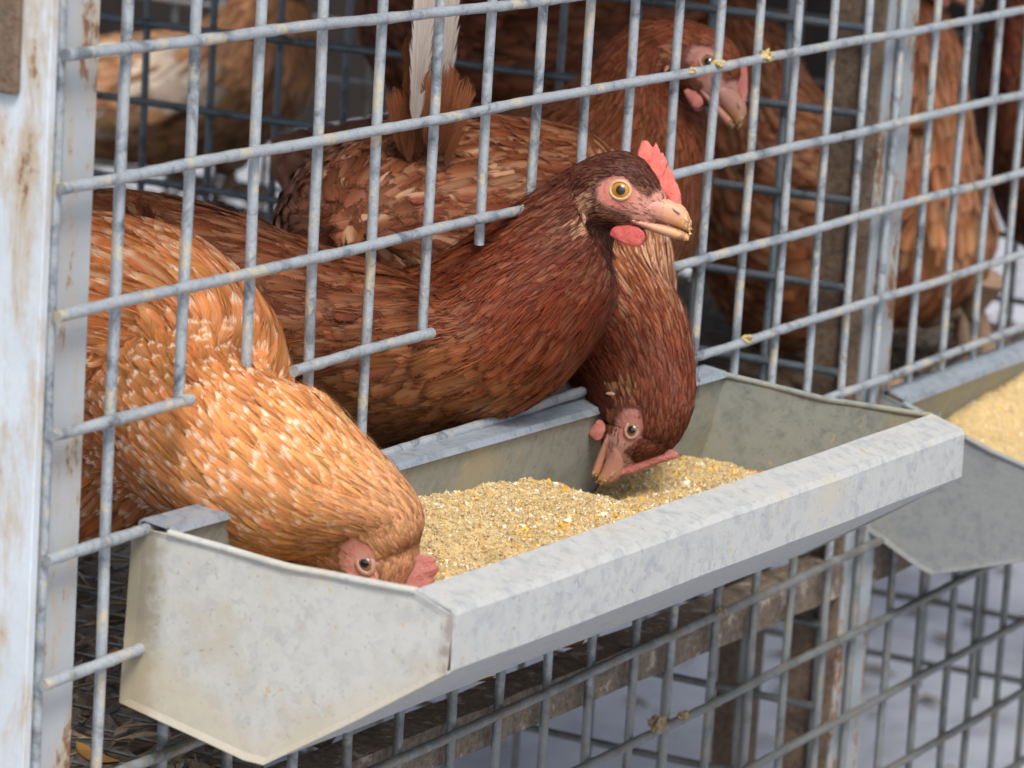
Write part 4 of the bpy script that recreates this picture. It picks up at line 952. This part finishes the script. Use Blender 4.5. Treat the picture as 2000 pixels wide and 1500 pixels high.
# orange hen bent into the trough
h = head_frame(712, 1098, 0.158, -70, 4, 12, 1.06)
st = head_sta(h, 1.18, 1.0, 5) + [sta((829, 1030), (606, 1112), 0.1705, 0.0145), sta((822, 990), (585, 1098), 0.1705, 0.0175), sta((798, 960), (556, 1082), 0.1695, 0.023), sta((748, 912), (508, 1064), 0.166, 0.030), sta((684, 858), (435, 1034), 0.158, 0.037), sta((612, 780), (355, 1006), 0.148, 0.041),
     sta((512, 730), (305, 970), 0.148, 0.038), sta((468, 690), (258, 972), 0.166, 0.042), sta((500, 610), (195, 1026), 0.181, 0.05), sta((400, 485), (95, 1090), 0.194, 0.058), sta((280, 435), (20, 1080), 0.195, 0.06), sta((160, 410), (-50, 960), 0.2, 0.055), sta((40, 410), (-80, 760), 0.2, 0.03)]
ORG = (0.64, 0.28, 0.1); ORG2 = (0.52, 0.195, 0.062); ORG3 = (0.4, 0.12, 0.035)
hen1 = Hen('bright orange hen with white flecked neck, bent head down in the trough', st,
    [(0, .006, .0022, (0.3, 0.13, 0.07), 0, .1, .2, 1.0), (4, .007, .0024, (0.42, 0.2, 0.1), .2, .1, .1, 1), (7, .012, .0036, (0.52, 0.25, 0.11), .4, .1, 0.05, 1), (9, .015, .0052, ORG, .9, .1, .1, 1), (11, .02, .006, ORG2, 1, .15, .2, 1),
     (12.2, .028, .0085, ORG2, .7, .3, .25, 1), (14, .032, .009, ORG3, .4, .45, .3, 1), (17, .03, .014, ORG3, .1, .3, .3, 1)], h, 31, 180, 60, face_col=(0.6, 0.3, 0.26))
Hen.ear_col = (0.5, 0.24, 0.12)
hen1.ear_col = (0.5, 0.24, 0.12)
def ex1(s, t, theta, colr, tip, sh, ed):
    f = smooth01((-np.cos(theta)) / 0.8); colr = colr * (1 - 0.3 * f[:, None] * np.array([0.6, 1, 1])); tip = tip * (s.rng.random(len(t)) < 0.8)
    return colr, tip, sh, ed, np.ones(len(t), bool)
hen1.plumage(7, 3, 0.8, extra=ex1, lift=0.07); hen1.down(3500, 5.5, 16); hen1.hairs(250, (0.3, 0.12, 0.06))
COMB1 = [(4, 14), (5, 17), (6.5, 19.5), (8.5, 21), (10, 20), (11.5, 21), (13.5, 20.2), (15, 18.2), (16.5, 18), (18.5, 15.5), (21, 12.5), (23.5, 8.5), (26, 4), (28, -1)]
hen1.head_parts(COMB1, M_COMB_PINK, M_COMB_PINK, M_BEAK, M_EYE_BROWN, M_LID_PINK, wattle=(7, -19, 5, 3.4), lidclose=0.26, clift=1.2, eye_r=4.5)

# hen pecking behind the raised one; its body is seen from behind through the mesh
Hen.ear_col = (0.17, 0.075, 0.04)
h = head_frame(1235, 838, 0.452, -110, -4, 12, 0.95)
st = head_sta(h, 1.3, 1.0, 5) + [sta((1349, 824), (1162, 800), 0.4635, 0.0124), sta((1357, 780), (1150, 782), 0.4655, 0.0138), sta((1356, 732), (1130, 764), 0.472, 0.021), sta((1347, 682), (1107, 745), 0.482, 0.029), sta((1331, 625), (1085, 725), 0.495, 0.034), sta((1303, 555), (1050, 705), 0.508, 0.04), sta((1262, 495), (1015, 680), 0.525, 0.045),
     ((0.556, 0.05, -0.206), (0.2, -.1, 1), 0.064, 0.054), ((0.53, 0.085, -0.212), (0.1, -.1, 1), 0.078, 0.068), ((0.49, 0.1, -0.213), (0, 0, 1), 0.084, 0.075), ((0.45, 0.1, -0.212), (-0.1, 0, 1), 0.078, 0.073), ((0.415, 0.097, -0.2), (-0.2, 0, 1), 0.055, 0.052), ((0.392, 0.092, -0.182), (-0.3, 0, 1), 0.022, 0.022)]
hen3 = Hen('russet hen pecking downward beside the raised one, pale streaked neck arched', st,
    [(0, .005, .002, (0.1, 0.026, 0.015), 0, .05, .3, 1), (4, .006, .0024, (0.1, 0.026, 0.015), 0, .1, .3, 1), (7, .012, .0034, (0.13, 0.03, 0.015), 0, .1, .3, 1), (8.5, .02, .0045, (0.17, 0.042, 0.018), 0, .35, .4, 1),
     (9.8, .024, .0052, (0.22, 0.062, 0.024), .2, .95, .4, 1), (11, .026, .006, (0.25, 0.08, 0.03), .2, .95, .3, 1), (12, .02, .010, BRN, 0, .2, .5, 1), (14, .022, .013, BRN, .05, .3, .6, 1), (17, .03, .018, (0.2, 0.07, 0.035), 0, .1, .5, 1)], h, 41, 180, 56, (12.2, 15.6, 0.007), face_col=(0.4, 0.2, 0.17))
hen3.ear_col = (0.17, 0.075, 0.04)
def ex3(s, t, theta, colr, tip, sh, ed):
    w = (s.rng.random(len(t)) < 0.10) & (t > 12.5); sh = sh.copy(); sh[w] = 0.6; colr[w] *= 1.25
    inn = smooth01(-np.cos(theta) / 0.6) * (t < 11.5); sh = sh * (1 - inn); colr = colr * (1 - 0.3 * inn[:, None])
    return colr, tip, sh, ed, np.ones(len(t), bool)
hen3.plumage(7, 3, 0.8, extra=ex3); hen3.down(3000, 5.5, 12); hen3.hairs(350, (0.14, 0.06, 0.04))
COMB3 = [(4, 15), (3.6, 19), (4.6, 21.6), (6.8, 21.4), (8.6, 18.8), (10.5, 17.6), (12.5, 15), (15, 12.4), (18, 9.6), (21, 7), (24, 3.6), (27, 0), (28.5, -2)]
hen3.head_parts(COMB3, M_COMB_PINK, M_COMB_PINK, M_BEAK_DARK, M_EYE_BROWN, M_LID_PINK, wattle=(7.5, -18.5, 5.5, 4.0), lidclose=0.22, gape=-0.3, clift=1.2, crust=60)
# tail fan of the pecking hen: brown feathers with white ones between
def tail_feather(hen, base, d, side, L, W, colr, curve):
    vs = np.linspace(0, 1, 12); us = np.linspace(-1, 1, 5); base = np.array(base); d = unit(d); side = unit(np.array(side) - d * np.dot(side, d)); nn = np.cross(d, side)
    C = base + d * (L * vs)[:, None] + nn * (curve * vs**2)[:, None]
    prof = np.interp(vs, [0, .1, .4, .85, .96, 1], [.12, .5, .9, 1, .7, .15]) * 0.5
    V, Q = feather_verts(C[None], np.repeat(nn[None, None], 12, 1), np.repeat(side[None, None], 12, 1), np.array([W]), vs, us, prof, 0.25)
    n = len(V); rid = random.random()
    uv = np.stack(np.broadcast_arrays(us[None, :], vs[:, None], np.full((1, 1), rid)), -1).reshape(-1, 3)
    me = mesh_np('tail_feather', V, Q, True, {'fcol': ('FLOAT_COLOR', np.tile(colr, (n, 1))), 'fpat': ('FLOAT_COLOR', np.zeros((n, 3))), 'fuv': ('FLOAT_VECTOR', uv), 'bnorm': ('FLOAT_VECTOR', np.tile(nn * -np.sign(nn @ FWD), (n, 1)))})
    add('tail_feather', me, M_FEATHER, hen.root)
for q in range(17):
    a = (q - 8) / 8; white = q in (7, 9, 10)
    b0 = np.array([0.42, 0.072, -0.137]) + np.array([random.uniform(-.008, .008), -0.011 * a, random.uniform(-.008, .004)])
    d = np.array([-0.1 + random.uniform(-.1, .1), -0.16 * a - 0.06, 1.0])
    if white: b0 = b0 + np.array([-0.013 if q == 9 else 0.006, -0.002, 0.012])
    tail_feather(hen3, b0, d, (0.45 + 0.4 * random.random(), -0.85, 0), 0.115 if white else random.uniform(0.045, 0.068) - 0.02 * abs(a), 0.015 if white else 0.012, (0.6, 0.52, 0.47) if white else tuple(np.array((0.2, 0.07, 0.03)) * random.uniform(.7, 1.2)), random.uniform(-.012, .012))

# hen standing inside, beak down, head above the raised hen
Hen.ear_col = (0.26, 0.09, 0.05)
h = head_frame(1382, 120, 0.665, -47, 8, 0, 1.06)
st = head_sta(h) + [sta((1240, 30), (1352, 255), 0.675, 0.024), sta((1185, 95), (1366, 320), 0.68, 0.034), sta((1120, 165), (1366, 400), 0.685, 0.045), sta((1040, 200), (1345, 490), 0.69, 0.055), sta((960, 215), (1290, 570), 0.70, 0.066), sta((860, 215), (1160, 640), 0.71, 0.072), sta((740, 230), (1000, 640), 0.72, 0.066), sta((650, 250), (840, 560), 0.73, 0.05), sta((590, 260), (680, 440), 0.74, 0.03)]
hen5 = Hen('reddish brown hen standing behind the mesh, beak pointed down, pink comb', st,
    [(0, .005, .0024, (0.18, 0.045, 0.02), 0, .05, .2, 1), (4, .007, .003, (0.16, 0.04, 0.018), 0, .1, .2, 1), (7, .013, .0048, (0.17, 0.046, 0.02), 0, .1, .3, 1), (9, .023, .007, (0.2, 0.062, 0.025), .05, .2, .3, .9), (11, .025, .011, (0.2, 0.068, 0.03), .05, .2, .4, .9), (15, .03, .019, BRN, 0, .15, .5, .8)], h, 51, 150, 44, (10.5, 14.5, 0.006), face_col=(0.36, 0.17, 0.14))
hen5.plumage(6, 3, 0.8); hen5.down(7000); hen5.hairs(150)
COMB5 = [(6, 13.5), (6.5, 17), (8.5, 19.5), (11, 18.5), (12.5, 19.2), (14.5, 17), (17, 14.5), (20, 11), (23, 7.5), (26, 3), (28, -1)]
hen5.head_parts([(a_, b2 * 0.8) for a_, b2 in COMB5], M_COMB_PINK, M_COMB_PINK, M_BEAK_DARK, M_EYE_BROWN, M_LID_PINK, wattle=(7.5, -17.5, 6, 3.4), lidclose=0.12, gape=-0.4)

# background hens
def simple_hen(label, head_px, hx, phi, pairs, keys, seed, wing=None, feet=None, mott=None, sc=1.05):
    h = head_frame(*head_px, hx, phi, 0, 0, sc)
    st = head_sta(h) + [sta(*p) for p in pairs]
    he = Hen(label, st, keys, h, seed, 110, 36, wing)
    he.plumage(5, 3, 0.8, extra=mott, colvar=0.34)
    he.head_parts(COMB5, M_COMB_PINK, M_COMB_PINK, M_BEAK_DARK, M_EYE_BROWN, M_LID_PINK, wattle=(7.5, -17.5, 6, 3.4))
    if feet: he.legs(*feet)
    return he
def keyset(a, b_, c, tip=.0, sh=.15, ed=.4):
    return [(0, .006, .003, a, 0, .05, .2, 1), (5, .009, .004, a, 0, .1, .2, 1), (8, .022, .008, b_, tip, sh, ed * .7, .8), (11, .028, .018, c, tip, sh, ed, .7), (15, .034, .022, c, tip, sh, ed, .7)]
TAN = (0.36, 0.14, 0.06)
hen6 = simple_hen('tawny hen standing beyond the middle post, breast showing between the bars', (1838, -58), 1.27, -20,
    [((1745, 0), (1838, 20), 1.275, 0.03), ((1722, 90), (1862, 95), 1.28, 0.042), ((1690, 180), (1880, 190), 1.285, 0.052), ((1660, 260), (1882, 300), 1.29, 0.06), ((1630, 310), (1918, 420), 1.295, 0.066), ((1600, 340), (1940, 520), 1.30, 0.07), ((1570, 350), (1890, 605), 1.31, 0.072), ((1510, 360), (1770, 640), 1.32, 0.07), ((1440, 380), (1640, 620), 1.34, 0.055), ((1380, 380), (1500, 540), 1.36, 0.03)],
    keyset((0.22, 0.062, 0.024), (0.28, 0.1, 0.042), TAN, .1, .4, .45), 61, None, ([(1.372, 0.155), (1.33, 0.12)], [tuple(atx(1800, 590, 1.33)), tuple(atx(1925, 540, 1.32))]))
hen8 = simple_hen('dim brown hen behind the inner partition, left of the middle post', (1340, -40), 1.12, 150,
    [((1430, -40), (1350, 60), 1.12, 0.035), ((1480, 20), (1340, 150), 1.12, 0.05), ((1540, 90), (1340, 320), 1.12, 0.062), ((1560, 140), (1390, 560), 1.125, 0.072), ((1590, 170), (1470, 690), 1.13, 0.076), ((1630, 200), (1560, 690), 1.14, 0.076), ((1680, 220), (1660, 620), 1.15, 0.064), ((1730, 230), (1740, 480), 1.16, 0.04)],
    keyset((0.16, 0.045, 0.018), (0.19, 0.06, 0.025), (0.22, 0.08, 0.034), 0, .25, .5), 81, None, ([(1.172, 0.228), (1.2, 0.16)], [tuple(atx(1480, 650, 1.14)), tuple(atx(1560, 650, 1.15))]))
hen9 = simple_hen('dark chestnut hen in the far compartment at the right edge', (1990, -80), 1.55, 160,
    [((2040, -60), (1960, 20), 1.55, 0.04), ((2080, 10), (1930, 90), 1.55, 0.05), ((2130, 60), (1915, 230), 1.55, 0.062), ((2160, 90), (1940, 400), 1.56, 0.075), ((2200, 110), (2010, 500), 1.57, 0.08), ((2260, 130), (2110, 520), 1.58, 0.075), ((2320, 150), (2220, 470), 1.59, 0.06), ((2380, 170), (2340, 340), 1.6, 0.03)],
    keyset((0.17, 0.045, 0.022), (0.18, 0.05, 0.025), (0.24, 0.085, 0.04), 0, .15, .4), 91)
def mot7(s, t, theta, colr, tip, sh, ed):
    pt = smooth01((np.sin(t * 2.3 + 1.5 * np.cos(theta * 2)) + 0.45) / 0.5)
    w = (s.rng.random(len(t)) < 0.95 * pt * smooth01((t - 9.0) / 0.4) * smooth01((np.abs(np.sin(theta)) - 0.3) / 0.25) * smooth01((np.cos(theta) + 0.6) / 0.3))
    colr[w] = np.array([0.66, 0.55, 0.45]) * s.rng.uniform(0.75, 1.1, (w.sum(), 1)); ed = ed * ~w
    return colr, tip, sh, ed, np.ones(len(t), bool)
hen7 = simple_hen('buff hen with white wing feathers, far back at the left', (585, -60), 1.5, -10,
    [((500, -40), (590, 0), 1.5, 0.032), ((455, 10), (600, 70), 1.5, 0.046), ((400, 45), (606, 140), 1.5, 0.058), ((345, 60), (585, 225), 1.5, 0.068), ((280, 65), (500, 300), 1.5, 0.072), ((200, 70), (390, 330), 1.5, 0.072), ((120, 75), (270, 325), 1.5, 0.066), ((50, 80), (150, 280), 1.5, 0.045), ((0, 80), (60, 200), 1.5, 0.02)],
    keyset((0.3, 0.13, 0.055), (0.34, 0.16, 0.075), (0.34, 0.18, 0.09), .1, .3, .3), 71, (9, 14.5, .008), ([(1.54, 0.95), (1.545, 0.90)], [tuple(atx(350, 300, 1.52)), tuple(atx(455, 300, 1.52))]), mot7)
hen10 = simple_hen('shadowed dark brown hen behind the partition, top centre of the picture', (760, -150), 1.05, 170,
    [((860, -150), (740, -60), 1.05, 0.04), ((900, -120), (720, 20), 1.05, 0.05), ((960, -100), (730, 120), 1.05, 0.066), ((1030, -90), (830, 220), 1.06, 0.078), ((1110, -80), (960, 260), 1.07, 0.08), ((1200, -70), (1100, 260), 1.08, 0.074), ((1290, -60), (1230, 200), 1.09, 0.06), ((1360, -50), (1340, 100), 1.1, 0.03)],
    keyset((0.14, 0.04, 0.02), (0.15, 0.045, 0.022), (0.17, 0.055, 0.027), 0, .1, .4), 101)

# ------------------------------------------------------------------ small things
def lump(name, label, cat, c, r, mat, seed, squash=0.8, colr=None):
    bm = bmesh.new(); bmesh.ops.create_icosphere(bm, subdivisions=3, radius=1.0)
    rg = np.random.default_rng(seed); k = rg.normal(0, 1, (7, 3)) * 3; ph = rg.uniform(0, 6, 7)
    for v in bm.verts:
        p = np.array(v.co); d = max(0.35, 0.9 + 0.3 * np.sum(np.sin(k @ p + ph)) * 0.5 + rg.normal(0, 0.1))
        v.co = Vector((p * d * r * np.array([1.2, 0.9, squash]) + c).tolist())
    me = bpy.data.meshes.new(name); bm.to_mesh(me); bm.free()
    if colr is not None:
        a = me.attributes.new('fcol', 'FLOAT_COLOR', 'POINT'); n = len(me.vertices)
        a.data.foreach_set('color', np.c_[np.tile(colr, (n, 1)) * rg.uniform(.7, 1.2, (n, 1)), np.ones(n)].astype(np.float32).ravel())
    o = add(name, me, mat); tag(o, label, cat, 'dried feed stuck to the wires'); return o
FC = (0.5, 0.4, 0.2)
for k, (px, py, r, lab) in enumerate([(1404, 124, 0.0034, 'crumb of dried feed on the wire in front of the standing hen'), (1497, 108, 0.0042, 'largest yellow feed clump on the second wire from the top'),
        (1352, 138, 0.0022, 'small pale feed speck on the second wire, beside the hen eye'), (1458, 662, 0.003, 'whitish dried clump on the wire above the far trough end'),
        (1290, 1412, 0.0055, 'brown clump of droppings on a lower wire under the trough'), (1335, 1398, 0.003, 'smaller brown blob on the lower wire, right of a clump'), (1410, 1195, 0.003, 'pale blob stuck where wires cross below the trough lip')]):
    p = aty(px, py, -0.0045)
    lump('feed_clump', lab, 'feed clump', p, r, M_FEED, 300 + k, 0.8, FC if k < 4 else (0.3, 0.23, 0.14))
M_LEAF = mat_simple('dry_leaf', (0.42, 0.23, 0.06), 0.7, nz=(120, (0.3, 0.14, 0.04), 0.001))
for k, (px, py, L, an, lab) in enumerate([(215, 1296, 0.03, 0.4, 'yellow dry leaf on the cage floor behind the near post'), (190, 1488, 0.034, 1.2, 'yellow dry leaf at the bottom left edge of the cage floor'),
        (1112, 1262, 0.036, 0.1, 'orange brown leaf lying on the floor rail below the lip'), (930, 1330, 0.02, 2.0, 'small brown leaf on the floor under the trough')]):
    d = ray(px, py); c = CAM + d * (-0.386 - CAM[2]) / d[2]
    n1_, n2_ = 9, 5; V = []
    for q in np.linspace(-1, 1, n1_):
        for w in np.linspace(-1, 1, n2_):
            wd = 0.32 * (1 - q * q) ** 0.7
            V.append((L * .5 * (q * math.cos(an) - w * wd * math.sin(an)), L * .5 * (q * math.sin(an) + w * wd * math.cos(an)), L * 0.5 * (0.25 * q * q + 0.2 * w * w * wd)))
    V = np.array(V); V = np.vstack([V, V + [0, 0, 0.0008]])
    Q = np.vstack([grid_quads(n1_, n2_, False), grid_quads(n1_, n2_, False, n1_ * n2_)])
    tag(add('dry_leaf', mesh_np('dry_leaf', V + c, Q), M_LEAF), lab, 'leaf', 'dry leaves on the cage floor')
